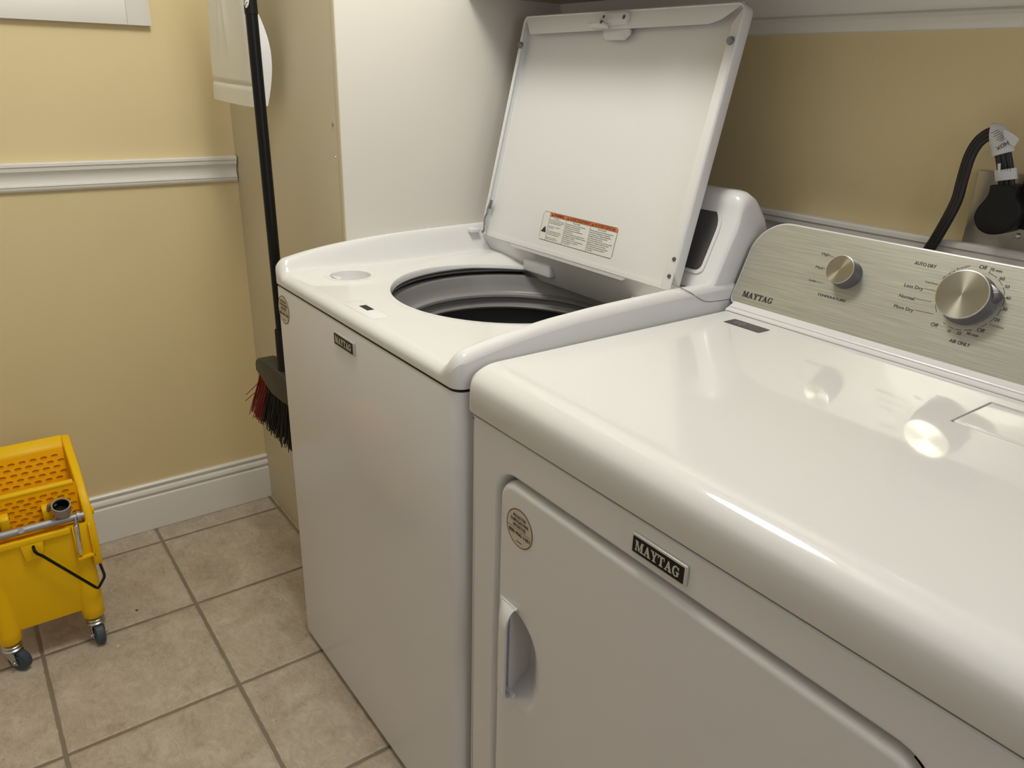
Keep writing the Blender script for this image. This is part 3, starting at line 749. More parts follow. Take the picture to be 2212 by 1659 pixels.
# pull: a hollow curved shell, open on the right
b = new(); Z0, Z1 = .4490, .6040
outl = [(.0860, 0), (.0910, -.0035), (.099, -.0110), (.108, -.0168), (.116, -.0197), (.126, -.0205)]; secs = []
def hs(z):
    # protrusion fades at the top (rounded) and bottom ends
    kt = math.sqrt(max(0, 1-max(0, (z-(Z1-.030))/.030)**2)); kb_ = math.sqrt(max(0, 1-max(0, ((Z0+.010)-z)/.010)**2)); return min(kt, kb_)
zz = [Z0+(Z1-Z0)*k/60 for k in range(61)]
secs = [[(x, -.0017+y*hs(z), z) for x, y in outl]+[(.1275, -.0017+(-.0197)*hs(z), z), (.1270, -.0017-.0160*hs(z)+.0, z), (.116, -.0017-.0155*hs(z), z), (.104, -.0017-.008*hs(z), z), (.098, -.0017-.001*hs(z), z)] for z in zz]
V = loft(b, secs); b.faces.new(V[0][::-1]); b.faces.new(V[-1])
slab([(.094, Z0), (.131, Z0), (.131, Z0+.008), (.094, Z0+.006)], 0, .006, frame((0, -.0016, 0), (1, 0, 0), (0, -1, 0)), .001, 2, b)
# top cap: closes the shell down to the door
slab([(.0940, Z1-.003), (.1290, Z1-.003), (.1290, Z1+.0005), (.0960, Z1+.0005)], 0, .0035, frame((0, -.0016, 0), (1, 0, 0), (0, -1, 0)), .001, 2, b)
obj('handle', b, 'enamel_front', door, 40)
badge(dryer, .3268, .8103, .0785, .0252, -.0002)
sticker(door, .1262, .7315, .0285, -.0017, 'label_cream', 'ink', 'red_ink')

# top panel ---------------------------------------------------------
LX0, LX1, LY0, LY1 = .4555, .715, .3795, .4845
def ztop(x, y):
    z = ZT
    df = y+.003; Rf = .045
    if df < Rf: z -= .030*(1-math.sqrt(max(0, 1-((Rf-df)/Rf)**2)))
    ds = min(x+.002, W2+.002-x); Rs = .012
    if ds < Rs: z -= .012*(1-math.sqrt(max(0, 1-((Rs-ds)/Rs)**2)))
    if LX0 <= x <= LX1 and LY0 <= y <= LY1: z = ZT-.008
    return z
def cuts(a, b_, dense):
    out = []
    for s_, e_, n_ in dense: out += [s_+(e_-s_)*k/n_ for k in range(n_+1)]
    return sorted(set(round(v, 5) for v in out))
xs = cuts(0, 0, ((-.002, .010, 12), (.010, LX0-.001, 14), (LX0-.0006, LX0, 1), (LX0+.001, LX1, 6), (LX1+.0006, W2-.010, 2), (W2-.010, W2+.002, 12)))
ys = cuts(0, 0, ((-.003, .012, 10), (.012, .042, 10), (.05, LY0-.001, 10), (LY0-.0006, LY0, 1), (LY0+.001, LY1, 4), (LY1+.0006, .519, 2), (.5196, .5202, 1), (.53, D2, 3)))
b = new(); gv = {}
for i, x in enumerate(xs):
    for j, y in enumerate(ys):
        X, Y = x, y
        # small plan radius on the front corners
        rc = .012
        for cx, sx in ((-.002, 1), (W2+.002, -1)):
            qx, qy = cx+sx*rc, -.003+rc
            if (X-qx)*sx < 0 and Y < qy:
                v = Vector((X-qx, Y-qy)); m_ = max(abs(v.x), abs(v.y))
                if v.length > 0: v = v.normalized()*m_; X, Y = qx+v.x, qy+v.y
        gv[i, j] = b.verts.new((X, Y, ztop(x, y)))
for i in range(len(xs)-1):
    for j in range(len(ys)-1): b.faces.new((gv[i, j], gv[i+1, j], gv[i+1, j+1], gv[i, j+1]))
ext = bmesh.ops.extrude_edge_only(b, edges=[e for e in b.edges if e.is_boundary]); vs = [v for v in ext['geom'] if isinstance(v, bmesh.types.BMVert)]
for v in vs: v.co.z = SE+.004
ext = bmesh.ops.extrude_edge_only(b, edges=[e for e in b.edges if e.is_boundary]); vs = [v for v in ext['geom'] if isinstance(v, bmesh.types.BMVert)]
for v in vs: v.co.z = SE+.0008; v.co.x += .0025*(1 if v.co.x < .3 else -1); v.co.y += .0025 if v.co.y < .3 else 0
bmesh.ops.recalc_face_normals(b, faces=b.faces)
obj('top_panel', b, 'enamel', dryer, 40)
# lint screen cover set in the top
b = slab(rrect(LX0+.0015, LX1-.002, LY0+.0035, LY1-.001, .004, 4), ZT-.006, ZT-.0002, None, .0015, 3)
lc = obj('lint_screen_cover', b, 'enamel', dryer)
b = new()
prism([(LY0+.004, ZT-.0004), (LY0+.010, ZT+.0006), (LY0+.070, ZT+.0030), (LY0+.088, ZT+.0026), (LY0+.1025, ZT-.0002)], LX0+.006, LX1-.006, 'x', .0006, 2, b)
obj('finger_grip', b, 'enamel', lc)
# dark sticker on the top panel
EM = frame((0, 0, ZT+.0001), (1, 0, 0), (0, 0, 1))
es = obj('sticker', slab(rrect(.0485, .1180, .4630, .4915, (.0006, .004, .0006, .004), 4), 0, .0006, EM), 'energy', dryer, label='dark grey rectangular sticker')
b = new(); b = text('10', .016, EM, .057, .4690, .0008, bold=.03, bm=b); b = text('YEAR', .0055, EM, .083, .4800, .0008, bold=.02, bm=b); b = text('LIMITED PARTS', .0042, EM, .083, .4728, .0008, bold=.01, width=.031, bm=b); b = text('WARRANTY', .0035, EM, .083, .4670, .0008, bold=.01, bm=b)
obj('printed_text', b, 'energy_text', es)

# console -----------------------------------------------------------
PA = Vector((0, .545, .937)); PD = Vector((0, .4082, .9129)).normalized(); PN = Vector((0, -.9129, .4082)).normalized()
PM = frame((0, PA.y, PA.z), (1, 0, 0), PN)
# body behind the plate: front follows the plate, flared foot to the deck
plate_o = rrect(-.0080, W2+.0125, -.009, .1445, (.014, .014, .060, .060), 12)
b = new()
def lvl(z, d):
    return [(p[0], p[1], z) for p in rrect(-.0080+d, W2+.0080-d, -.009+d*.2, .1445-d, (.014, .014, .060, .060), 12)]
V = loft(b, [lvl(-.085, .03), lvl(-.055, .010), lvl(-.03, .002), lvl(-.010, 0), lvl(-.0015, 0), lvl(0, .0012), lvl(.0004, .0030)])
b.faces.new(V[0][::-1]); b.faces.new(V[-1])
b.transform(PM)
# sloped foot under the plate
foot = [(.5205, .9207), (.5215, .9230), (.5260, .9250), (.5315, .9268), (.5330, .9275), (.5355, .9290), (.5400, .9310), (.5450, .9370), (.60, .96), (.660, .9600), (.688, .9400), (.688, .9207)]
prism(foot, .004, W2-.004, 'x', 0, 1, b)
bmesh.ops.recalc_face_normals(b, faces=b.faces)
con = obj('console', b, 'plastic', dryer, 32)
fa = obj('fascia', slab(rrect(-.0052, W2+.0052, -.006, .1415, (.012, .012, .0575, .0575), 12), .0004, .0012, PM, .0004, 1), 'brushed', con)
obj('deck_seam', tube([(.006, .5198, .9203), (W2-.006, .5198, .9203)], .0012, 10), 'grey_plastic', con)
obj('foot_bead', tube([(.006, .5300, .9272), (W2-.006, .5300, .9272)], .0020, 10), 'plastic', con)
# legends
zt = .0015; b = new(); T = lambda s_, x, y, h, w_=None, al='LEFT', bo=.012, rot=0: text(s_, h, PM, x, y, zt, al, bo, w_, rot, b)
b = serif_word('MAYTAG', .0095, .0600, PM, .0145, .0075, zt, 0, b); b = serif_word('MAYTAG', .0095, .0600, PM, .0149, .0075, zt+4e-5, 0, b)
T('High', .1246, .1045, .0040, .0138); T('Med', .1234, .0820, .0040, .0128); T('Low', .1218, .0598, .0040, .0126)
T('TEMPERATURE', .1454, .0408, .0040, .0488, bo=.025)
T('AUTO DRY', .2702, .1188, .0050, .0309, bo=.02)
T('Off', .3553, .1308, .0055, .0100); T('70 min', .3696, .1308, .0042, .0155); T('60', .3854, .1215, .0042, .0066); T('50', .3958, .1124, .0042, .0058); T('40', .4027, .0980, .0042, .0060)
T('30', .4045, .0828, .0042, .0060); T('20', .4012, .0668, .0042, .0060); T('Cool Down', .3982, .0590, .0028, .0180, bo=.004)
T('Less Dry', .2688, .0847, .0050, .0282); T('Normal', .2680, .0682, .0050, .0230); T('More Dry', .2670, .0518, .0050, .0293); T('Cool Down', .2952, .0968, .0028, .0185, bo=.004)
T('Off', .3267, .0395, .0055, .0102); T('10', .3505, .0368, .0042, .0053); T('20', .3633, .0374, .0042, .0062); T('30 min', .3752, .0402, .0042, .0158); T('Off', .3861, .0478, .0055, .0098)
T('AIR ONLY', .3590, .0245, .0050, .0273, bo=.02)
KC = Vector((.361, .0862)); KR = .0425
for i, ch in enumerate('Wrinkle Prevent'):
    a = math.radians(152.5-i*(152.5-111.5)/14); text(ch, .0033, PM, KC.x+.0475*math.cos(a), KC.y+.0475*math.sin(a), zt, 'CENTER', .006, None, a-PI/2, b)
for (p, q) in (((.1357, .0613), (.1479, .0617)), ((.1392, .1062), (.158, .1012)), ((.137, .0838), (.155, .0838)), ((.2987, .0879), (.3141, .0884)), ((.2928, .0714), (.3157, .0722)), ((.2984, .0555), (.3240, .0562))):
    b = line(p, q, .0005, zt, PM, b)
for a0, a1 in ((78, 60), (56, 42), (38, 23), (19, 2), (-2, -16), (-20, -32), (-36, -48), (-64, -76), (-80, -91), (-95, -106), (-110, -117), (178, 162+36), (202, 218)):
    k = 6
    for i in range(k):
        p0 = math.radians(a0+(a1-a0)*i/k); p1 = math.radians(a0+(a1-a0)*(i+1)/k)
        b = line(KC+KR*Vector((math.cos(p0), math.sin(p0))), KC+KR*Vector((math.cos(p1), math.sin(p1))), .0006, zt, PM, b)
b = line((.3700, .1278), (.3712, .1300), .0006, zt, PM, b); b = line((.3783, .0478), (.3795, .0460), .0006, zt, PM, b)
obj('lettering', b, 'ink', fa)
# dials
def dial(cx, cy, rad, h, ptr, big):
    K = PM @ Matrix.Translation((cx, cy, .0012))
    b = lathe([(rad*1.05, 0), (rad*1.06, .003), (rad*1.03, .0045), (rad*1.0, h*.86), (rad*.985, h*.93)], K, 96)
    kn = obj('dial', b, 'mid_grey' if False else M['knob_side'], con, 40)
    obj('rim', lathe([(rad*.985, h*.93), (rad*1.005, h*.955), (rad*.995, h*.995), (rad*.965, h)], K, 96), 'chrome', kn)
    # face with tangent map
    b = lathe([(rad*.965, h), (rad*.5, h-.0003), (rad*.012, h-.0006), (0, h-.0006)], None, 96)
    uv = b.loops.layers.uv.new('disc')
    for f in b.faces:
        c = f.calc_center_median(); 
        for l in f.loops:
            a = math.atan2(l.vert.co.y, l.vert.co.x) if Vector((l.vert.co.x, l.vert.co.y)).length > 1e-6 else math.atan2(c.y, c.x)
            ca = math.atan2(c.y, c.x)
            while a-ca > PI: a -= 2*PI
            while a-ca < -PI: a += 2*PI
            l[uv].uv = (a/(2*PI)+.5, Vector((l.vert.co.x, l.vert.co.y)).length/rad)
    b.transform(K); obj('dial_face', b, M['spun'], kn, 60)
    a = math.radians(ptr); d = Vector((math.cos(a), math.sin(a))); n_ = Vector((-d.y, d.x)); c = Vector((0, 0))
    pts = [c+d*rad*.9-n_*rad*.42, c+d*rad*1.16-n_*rad*.16, c+d*rad*1.24, c+d*rad*1.16+n_*rad*.16, c+d*rad*.9+n_*rad*.42]
    obj('pointer', slab(pts, .002, h*.62, K, .0008, 2), M['knob_side'], kn)
    if big: 
        bb = new(); bb = line(c+d*rad*1.02, c+d*rad*1.18, .0010, h*.62+.0003, K, bb); obj('pointer_mark', bb, 'label', kn)
M['knob_side'] = mat('pewter_dial_side', (.20, .19, .20, 1), .32, metal=.7)
M['spun'] = spun(0)
dial(.1795, .0832, .0222, .027, 128, False)
dial(.3612, .0862, .0338, .030, 22, True)

# ================================================================= outlet, plug and cord
t = thing('outlet_plate', (.322, YW, 1.116), 'brushed steel outlet cover plate on the back wall behind the dryer', 'outlet')
b = box(.2635, .3800, YW-.0055, YW-.0002, 1.0600, 1.1715, .002, 2)
pl_ = obj('plate', b, 'plate_steel', t)
obj('receptacle', lathe([(0, .0085), (.024, .0085), (.026, .006), (.026, 0)], frame((.322, YW-.0002, 1.116), (1, 0, 0), (0, -1, 0)), 40), 'black', t)
for x, z in ((.3405, 1.0855), (.3405, 1.146)):
    obj('plate_screw', lathe([(0, .003), (.003, .0025), (.0042, .0005), (.0042, 0)], frame((x, YW-.0055, z), (1, 0, 0), (0, -1, 0)), 16), 'steel', t)

t = thing('dryer_cord', (.32, .71, 1.05), 'heavy black dryer power cord looping up and down into the wall outlet', 'cord')
plug_o = smooth_path([(x, z, 0) for x, z in ((.3053, 1.1576), (.3395, 1.1590), (.3420, 1.1480), (.3500, 1.1380), (.3545, 1.1250), (.3510, 1.1080), (.3400, 1.0945), (.3244, 1.0895), (.3119, 1.0905), (.3015, 1.0968), (.2945, 1.1101), (.2963, 1.1233), (.3047, 1.1398), (.3065, 1.1500), (.3053, 1.1576))], 4)[:-1]
b = prism([(p.x, p.y) for p in plug_o], YW-.058, YW-.009, 'y', .003, 2)
obj('plug', b, 'black', t, 50)
obj('plug_shoulder', box(.336, .375, YW-.030, YW-.009, 1.098, 1.172, .006, 3), 'black', t)
cy = YW-.040
path = smooth_path([(.2150, cy+.015, .975), (.2230, cy+.012, 1.0300), (.2375, cy+.006, 1.0650), (.2510, cy, 1.1000), (.2580, cy, 1.1287), (.2590, cy, 1.1527), (.2600, cy, 1.1762), (.2625, cy, 1.1960), (.2690, cy, 1.2130), (.2800, cy, 1.2240), (.2920, cy-.002, 1.2250), (.3020, cy-.004, 1.2150), (.3085, cy-.006, 1.2000), (.3145, cy-.004, 1.1835), (.3190, cy, 1.1650), (.3215, cy, 1.1560)], 5)
def ribbon(path, wtot, r, k, off=0):
    """k round conductors side by side, spread in the wall plane"""
    b = new(); n_ = len(path)
    for j in range(k):
        o_ = (j-(k-1)/2)*wtot/(k)
        pts = []
        for i, p in enumerate(path):
            tg = (path[min(i+1, n_-1)]-path[max(i-1, 0)]).normalized(); sd = tg.cross(Vector((0, 1, 0))).normalized()
            u_ = i/(n_-1); tw = .75+.25*ss(.55, .9, u_)      # edge-on on the rising leg, flat near the plug
            pts.append(p+sd*o_*tw+Vector((0, 1, 0))*o_*(1-tw)*.8)
        tube(pts, r, 10, b)
    return b
obj('cable', ribbon(path, .0205, .0042, 3), 'rubber', t, 60)
# paper tags wrapped round it
def tag_(name, i0, i1, wx, th, lab):
    b = new(); n_ = len(path); R_ = []
    for i in range(i0, i1+1):
        p = path[i]; tg = (path[min(i+1, n_-1)]-path[max(i-1, 0)]).normalized(); sd = tg.cross(Vector((0, 1, 0))).normalized(); yv = Vector((0, 1, 0))
        R_.append([p+sd*wx*math.cos(a)*1.0+yv*th*math.sin(a) for a in [2*PI*k/20 for k in range(20)]])
    V = loft(b, R_); b.faces.new(V[0][::-1]); b.faces.new(V[-1]); bmesh.ops.recalc_face_normals(b, faces=b.faces)
    return obj(name, b, 'tag', t, 60, label=lab)
ta = tag_('paper_tag', 47, 60, .0148, .0085, 'large white paper tag wrapped round the bend')
tb = tag_('paper_tag', 66, 70, .0145, .0080, 'small white paper band just above the plug')
fl = new(); prism([(.304, 1.2330), (.318, 1.2280), (.3275, 1.2215), (.3235, 1.2120), (.308, 1.2160)], cy-.013, cy-.0122, 'y', 0, 1, fl)
obj('tag_flap', fl, 'tag', ta)
fl = new(); prism([(.3080, 1.1870), (.3120, 1.1880), (.3145, 1.1750), (.3110, 1.1765)], cy-.0145, cy-.0138, 'y', 0, 1, fl)
obj('tag_flap', fl, 'tag', tb)
TG = frame((.2985, cy-.0135, 1.2195), (-.62, .0, .78), (0, -1, 0))
b = new(); b = text('HDX', .0055, frame((.3135, cy-.0142, 1.2190), (-.77, 0, -.63), (0, -1, 0)), 0, 0, 0, bold=.01, bm=b)
for k in range(6):
    o_ = Vector((.3100-.0024*k, cy-.0142, 1.2215+.0022*k)); 
    b = line((0, 0), (.011 if k % 2 else .0085, 0), .0007, 0, frame(o_, (-.80, 0, -.52), (0, -1, 0)), b)
obj('printed_text', b, 'ink', ta)
b = new()
for k in range(5): b = line((.3115+k*.0036, 1.1785), (.3120+k*.0036, 1.1865), .0007, 0, frame((0, cy-.0128, 0), (1, 0, 0), (0, -1, 0)), b)
obj('printed_text', b, 'ink', tb)

# ================================================================= broom
HT, HB = Vector((-.897, .052, 1.62)), Vector((-.878, .052, .60))
def hp(z): return HB+(HT-HB)*((z-HB.z)/(HT.z-HB.z))
t = thing('broom', (-.88, .052, .43), 'angle broom with black handle and red and black bristles behind the washer', 'broom')
obj('handle', tube([hp(.60), hp(1.9)], .0123, 24), 'handle_black', t, 60)
obj('grip_sleeve', tube([hp(1.386), hp(1.55)], .0132, 24), 'black', t, 60)
obj('ferrule', tube([hp(.58), hp(.60), hp(.72), hp(.722)], [.019, .0175, .0158, .0150], 24), 'black', t, 60)
# cap: rounded shoulder falling to the right
b = new()
capo = [(-1.036, .572), (-1.036, .592), (-1.030, .603), (-1.018, .611), (-.99, .617), (-.955, .6205), (-.905, .622), (-.85, .622), (-.79, .606), (-.752, .575), (-.745, .562), (-.80, .556), (-.86, .548), (-.93, .545), (-.985, .560), (-1.024, .572)]
prism(capo, .030, .076, 'y', .005, 3, b)
obj('cap', b, 'cap', t, 50)
def strands(n_, x0, x1, top, xa, xb, zt_, jit, seed):
    rnd = random.Random(seed); b = new()
    for i in range(n_):
        u_ = rnd.random(); y = .053+rnd.uniform(-.018, .018)
        xt = x0+(x1-x0)*u_; xq = xa+(xb-xa)*u_+rnd.uniform(-.004, .004)
        zb_ = zt_(u_)+rnd.uniform(0, jit); yb = y+rnd.uniform(-.012, .012)
        mid = Vector(((xt+xq)/2+rnd.uniform(-.002, .002), (y+yb)/2, (top(u_)+zb_)/2))
        tip = Vector((xq, yb, zb_)); 
        pts = smooth_path([(xt, y, top(u_)), mid, tip, tip+Vector((rnd.uniform(-.003, .003), rnd.uniform(-.003, .003), -.008))], 2)
        tube(pts, .0010, 4, b)
    return b
obj('red_bristles', strands(330, -1.020, -.965, lambda u: .577-.02*u, -1.113, -1.036, lambda u: .425+.006*(1-u), .016, 3), 'bristle_red', t, 60, kind='stuff')
obj('black_bristles', strands(950, -.972, -.752, lambda u: .562, -1.048, -.735, lambda u: .430, .022, 5), 'bristle_black', t, 60, kind='stuff')
b = new()
tube(smooth_path([(-1.02, .045, .568), (-1.07, .043, .525), (-1.175, .040, .455)], 5), .0011, 5, b); tube(smooth_path([(-1.02, .05, .566), (-1.075, .05, .510), (-1.205, .045, .425)], 5), .0011, 5, b)
obj('stray_bristles', b, 'bristle_red', t)
LM2 = frame(hp(1.40)+Vector((0, 0, 0)), (.86, .51, 0), (.51, -.86, 0))
lb = new(); n_ = 36; vs = []
# oval label bent round the handle
def wrap(bm_in, r):
    dirn = Vector((.51, -.86, 0)); a0 = math.atan2(dirn.y, dirn.x)
    for v in bm_in.verts:
        a = a0+v.co.x/r; c = hp(v.co.y); v.co = Vector((c.x+r*math.cos(a), c.y+r*math.sin(a), v.co.y))
    return bm_in
b = new(); rows = 24
for i in range(rows):
    y0_, y1_ = -1+2*i/rows, -1+2*(i+1)/rows
    for j in range(10):
        f0, f1 = -1+2*j/10, -1+2*(j+1)/10
        w0, w1 = math.sqrt(1-y0_*y0_)*.0092, math.sqrt(1-y1_*y1_)*.0092
        b.faces.new([b.verts.new((f0*w0, 1.430+y0_*.034, 0)), b.verts.new((f1*w0, 1.430+y0_*.034, 0)), b.verts.new((f1*w1, 1.430+y1_*.034, 0)), b.verts.new((f0*w1, 1.430+y1_*.034, 0))])
bl = obj('brand_label', wrap(b, .0134), 'label', t)
tb_ = text('MAN', .0085, Matrix.Identity(4), 0, 0, 0, bold=.03)
for v in tb_.verts: v.co = Vector((.0042-v.co.y, 1.403+v.co.x, 0)) if False else Vector((-.0042+v.co.y, 1.426-v.co.x, 0))
obj('lettering', wrap(tb_, .0137), 'red_ink', bl)

# hook strip on the closet face above the frame
t = thing('hook_rail', (-.98, YB, 1.6), 'white hook rail on the closet front above the broom and dustpan', 'rail')
obj('board', box(-1.16, -.80, YB-.014, YB-.0002, 1.585, 1.635, .002, 2), 'trim', t)
obj('hook', tube(smooth_path([(-.918, YB-.013, 1.60), (-.918, .10, 1.60), (-.918, .068, 1.603), (-.913, .036, 1.61)], 5), .003, 10), 'steel', t)
obj('hook', tube(smooth_path([(-1.10, YB-.013, 1.60), (-1.10, .105, 1.60), (-1.10, .098, 1.615)], 5), .003, 10), 'steel', t)

# ================================================================= dustpan
t = thing('dustpan', (-1.1, .09, 1.21), 'off-white plastic dustpan hanging behind the broom by the left wall', 'dustpan')
P1 = Vector((-1.215, .046)); P2 = Vector((-.990, .0755)); ux = (P2-P1).normalized(); W_ = (P2-P1).length
DM = frame((P1.x, P1.y, 1.215), (ux.x, ux.y, 0), (ux.y, -ux.x, 0))   # z local towards the camera
def dp(u_, v_):
    """shell point: u across 0..1, v up 0..1; half widths shrink towards the handle"""
    top = ss(.35, 1.1, v_); cx = W_*.5+.010*v_; hw_ = W_*.5*(1-.34*top-.0*v_)
    x = cx+(u_*2-1)*hw_ + .006*v_
    y = v_*.30-.012*u_*(1-v_)
    e = min(u_, 1-u_); z = -.010*(1-ss(0, .10, e))+.006*math.sin(PI*u_)*(1-.3*v_)
    # two ribs running to the handle
    for c0 in (.30, .62):
        z += .004*math.exp(-((u_-(c0+(.46-c0)*v_*1.0))/.045)**2)*ss(.25, .6, v_)
    if v_ < .16: z += .007*ss(.0, .16, .16-v_)*0+(-.004 if v_ > .125 and .02 < u_ < .98 else 0)
    return (x, y, z)
b = new(); NU, NV = 40, 50
G_ = [[b.verts.new(dp(i/NU, j/NV)) for j in range(NV+1)] for i in range(NU+1)]
for i in range(NU):
    for j in range(NV): b.faces.new((G_[i][j], G_[i+1][j], G_[i+1][j+1], G_[i][j+1]))
# backward side walls and rear thickness
ext = bmesh.ops.extrude_edge_only(b, edges=[e for e in b.edges if e.is_boundary and not all(abs(v.co.y) < .02 and v.co.z > -.02 and 0 for v in e.verts)])
for v in ext['geom']:
    if isinstance(v, bmesh.types.BMVert): v.co.z -= .003
bmesh.ops.recalc_face_normals(b, faces=b.faces); b.transform(DM)
obj('pan', b, 'pan', t, 50)
# side walls, standing back from the pan, tapering to the mouth
def sidewall(u_, sgn):
    b = new(); A_ = []; B_ = []
    for j in range(0, 41):
        v_ = j/40*.98; x, y, z = dp(u_, v_); dpt = .040*ss(-.25, .45, v_)*(1-.4*ss(.6, 1, v_))
        A_.append((x, y, z)); B_.append((x+sgn*.008*ss(0, .5, v_), y+.006, z-dpt))
    b2 = new(); V_ = loft(b2, [A_, B_])
    return A_, B_, b2
for u_, sg in ((1, 1), (0, -1)):
    b = new(); A_ = []; B_ = []; C_ = []; D_ = []
    for j in range(41):
        v_ = j/40*.98; x, y, z = dp(u_, v_); dpt = .006+.026*math.sin(PI*min(1, (v_+.12)/.75))**.8 if v_ < .62 else .006
        A_.append((x, y, z)); B_.append((x+sg*.010*ss(0, .4, v_), y+.004, z-dpt)); C_.append((x+sg*.010*ss(0, .4, v_)-sg*.0025, y+.004, z-dpt)); D_.append((x-sg*.0025, y, z-.001))
    va = [[b.verts.new(p) for p in q_] for q_ in (A_, B_, C_, D_)]
    for q_ in range(3):
        for k in range(40): b.faces.new((va[q_][k], va[q_][k+1], va[q_+1][k+1], va[q_+1][k]))
    bmesh.ops.recalc_face_normals(b, faces=b.faces); b.transform(DM)
    obj('side_wall', b, 'pan_edge', t, 50)
b = new(); tube([(W_*.5+.014, .285, -.004), (W_*.5+.014, .33, -.010), (W_*.5+.014, .40, -.012)], [.020, .014, .013], 16, b); b.transform(DM)
obj('handle', b, 'pan', t, 50)

# ================================================================= mop bucket
t = thing('mop_bucket', (-1.06, -.516, 0), 'yellow wheeled mop bucket with an amber wringer by the left wall', 'mop bucket')
cyb = -.516
def loop(x0, x1, hy, z, r, cyy=cyb): return [(p[0], p[1], z) for p in rrect(x0, x1, cyy-hy, cyy+hy, r, 6)]
b = new()
V = loft(b, [loop(-1.150, -.962, .080, .100, .020), loop(-1.172, -.948, .092, .100, .025), loop(-1.176, -.946, .095, .108, .026), loop(-1.195, -.936, .108, .22, .026), loop(-1.205, -.931, .112, .30, .024), loop(-1.208, -.930, .1135, .331, .022), loop(-1.205, -.933, .111, .3315, .020), loop(-1.202, -.937, .108, .325, .020), loop(-1.185, -.948, .100, .20, .02), loop(-1.165, -.958, .085, .112, .02)])
b.faces.new(V[0][::-1]); b.faces.new(V[-1])
bmesh.ops.recalc_face_normals(b, faces=b.faces)
tub_ = obj('tub', b, 'yellow', t, 45)
for (sx, sy) in ((1, 1), (1, -1), (-1, 1), (-1, -1)):
    xx = -.9565 if sx > 0 else -1.166; yy = cyb+sy*.0845
    obj('leg', tube([(xx, yy, .074), (xx, yy, .078), (xx, yy, .10), (xx, yy, .15), (xx, yy, .22), (xx, yy, .315)], [.020, .0235, .0245, .0245, .0240, .0235], 24), 'yellow', tub_, 50)
# rim bead and tab on the near face, socket frame at right
b = new()
box(-.934, -.9235, cyb-.072, cyb+.072, .318, .333, .003, 3, b)
slab([(-.017, 0), (-.022, .044), (.022, .044), (.019, .012), (.010, 0)], 0, .006, frame((-.930, cyb-.004, .279), (0, 1, 0), (1, 0, 0)), .0015, 2, b)
obj('rim_bead', b, 'yellow', t)
b = new()
slab([(p[0], p[1]) for p in [(-.018, 0), (.018, .003), (.018, .085), (-.018, .085)]], 0, .0035, frame((-.9300, -.4235, .248), (0, 1, 0), (1, 0, 0)), .001, 2, b)
slab([(-.018, 0), (.018, .003), (.018, .010), (-.018, .007)], .003, .013, frame((-.9300, -.4235, .248), (0, 1, 0), (1, 0, 0)), .0015, 2, b)
slab([(.0135, .003), (.018, .003), (.018, .085), (.0135, .085)], .003, .013, frame((-.9300, -.4235, .248), (0, 1, 0), (1, 0, 0)), .0015, 2, b)
slab([(-.018, .003), (-.0145, .003), (-.0145, .085), (-.018, .085)], .003, .009, frame((-.9300, -.4235, .248), (0, 1, 0), (1, 0, 0)), .0015, 2, b)
obj('spring_seat', b, 'yellow', t)
obj('spring_rod', tube([(-.921, -.4352, .262), (-.921, -.4352, .264), (-.922, -.4315, .336), (-.922, -.4315, .338)], [.004, .0056, .0056, .004], 20), 'chrome', t, 50)
obj('rod_link', tube([(-.922, -.4312, .334), (-.928, -.4300, .352)], .0035, 12), 'cast', t)
# wringer: side cheeks rising to the hooded back
cheek = [(-1.168, .330), (-1.166, .440), (-1.158, .456), (-1.145, .4590), (-1.09, .4400), (-1.04, .4230), (-1.00, .4010), (-.965, .3730), (-.948, .3500), (-.936, .3200), (-.929, .290), (-.929, .240), (-.935, .215), (-.955, .215), (-.957, .33)]
for sy in (1, -1):
    y0 = cyb+sy*.104; y1 = cyb+sy*.122
    obj('cheek', prism(cheek, min(y0, y1), max(y0, y1), 'y', .004, 3), 'yellow', t, 50)
obj('pivot_cap', lathe([(0, .008), (.008, .006), (.011, 0)], frame((-.975, cyb+.121, .335), (1, 0, 0), (0, 1, 0)), 24), 'yellow', t)
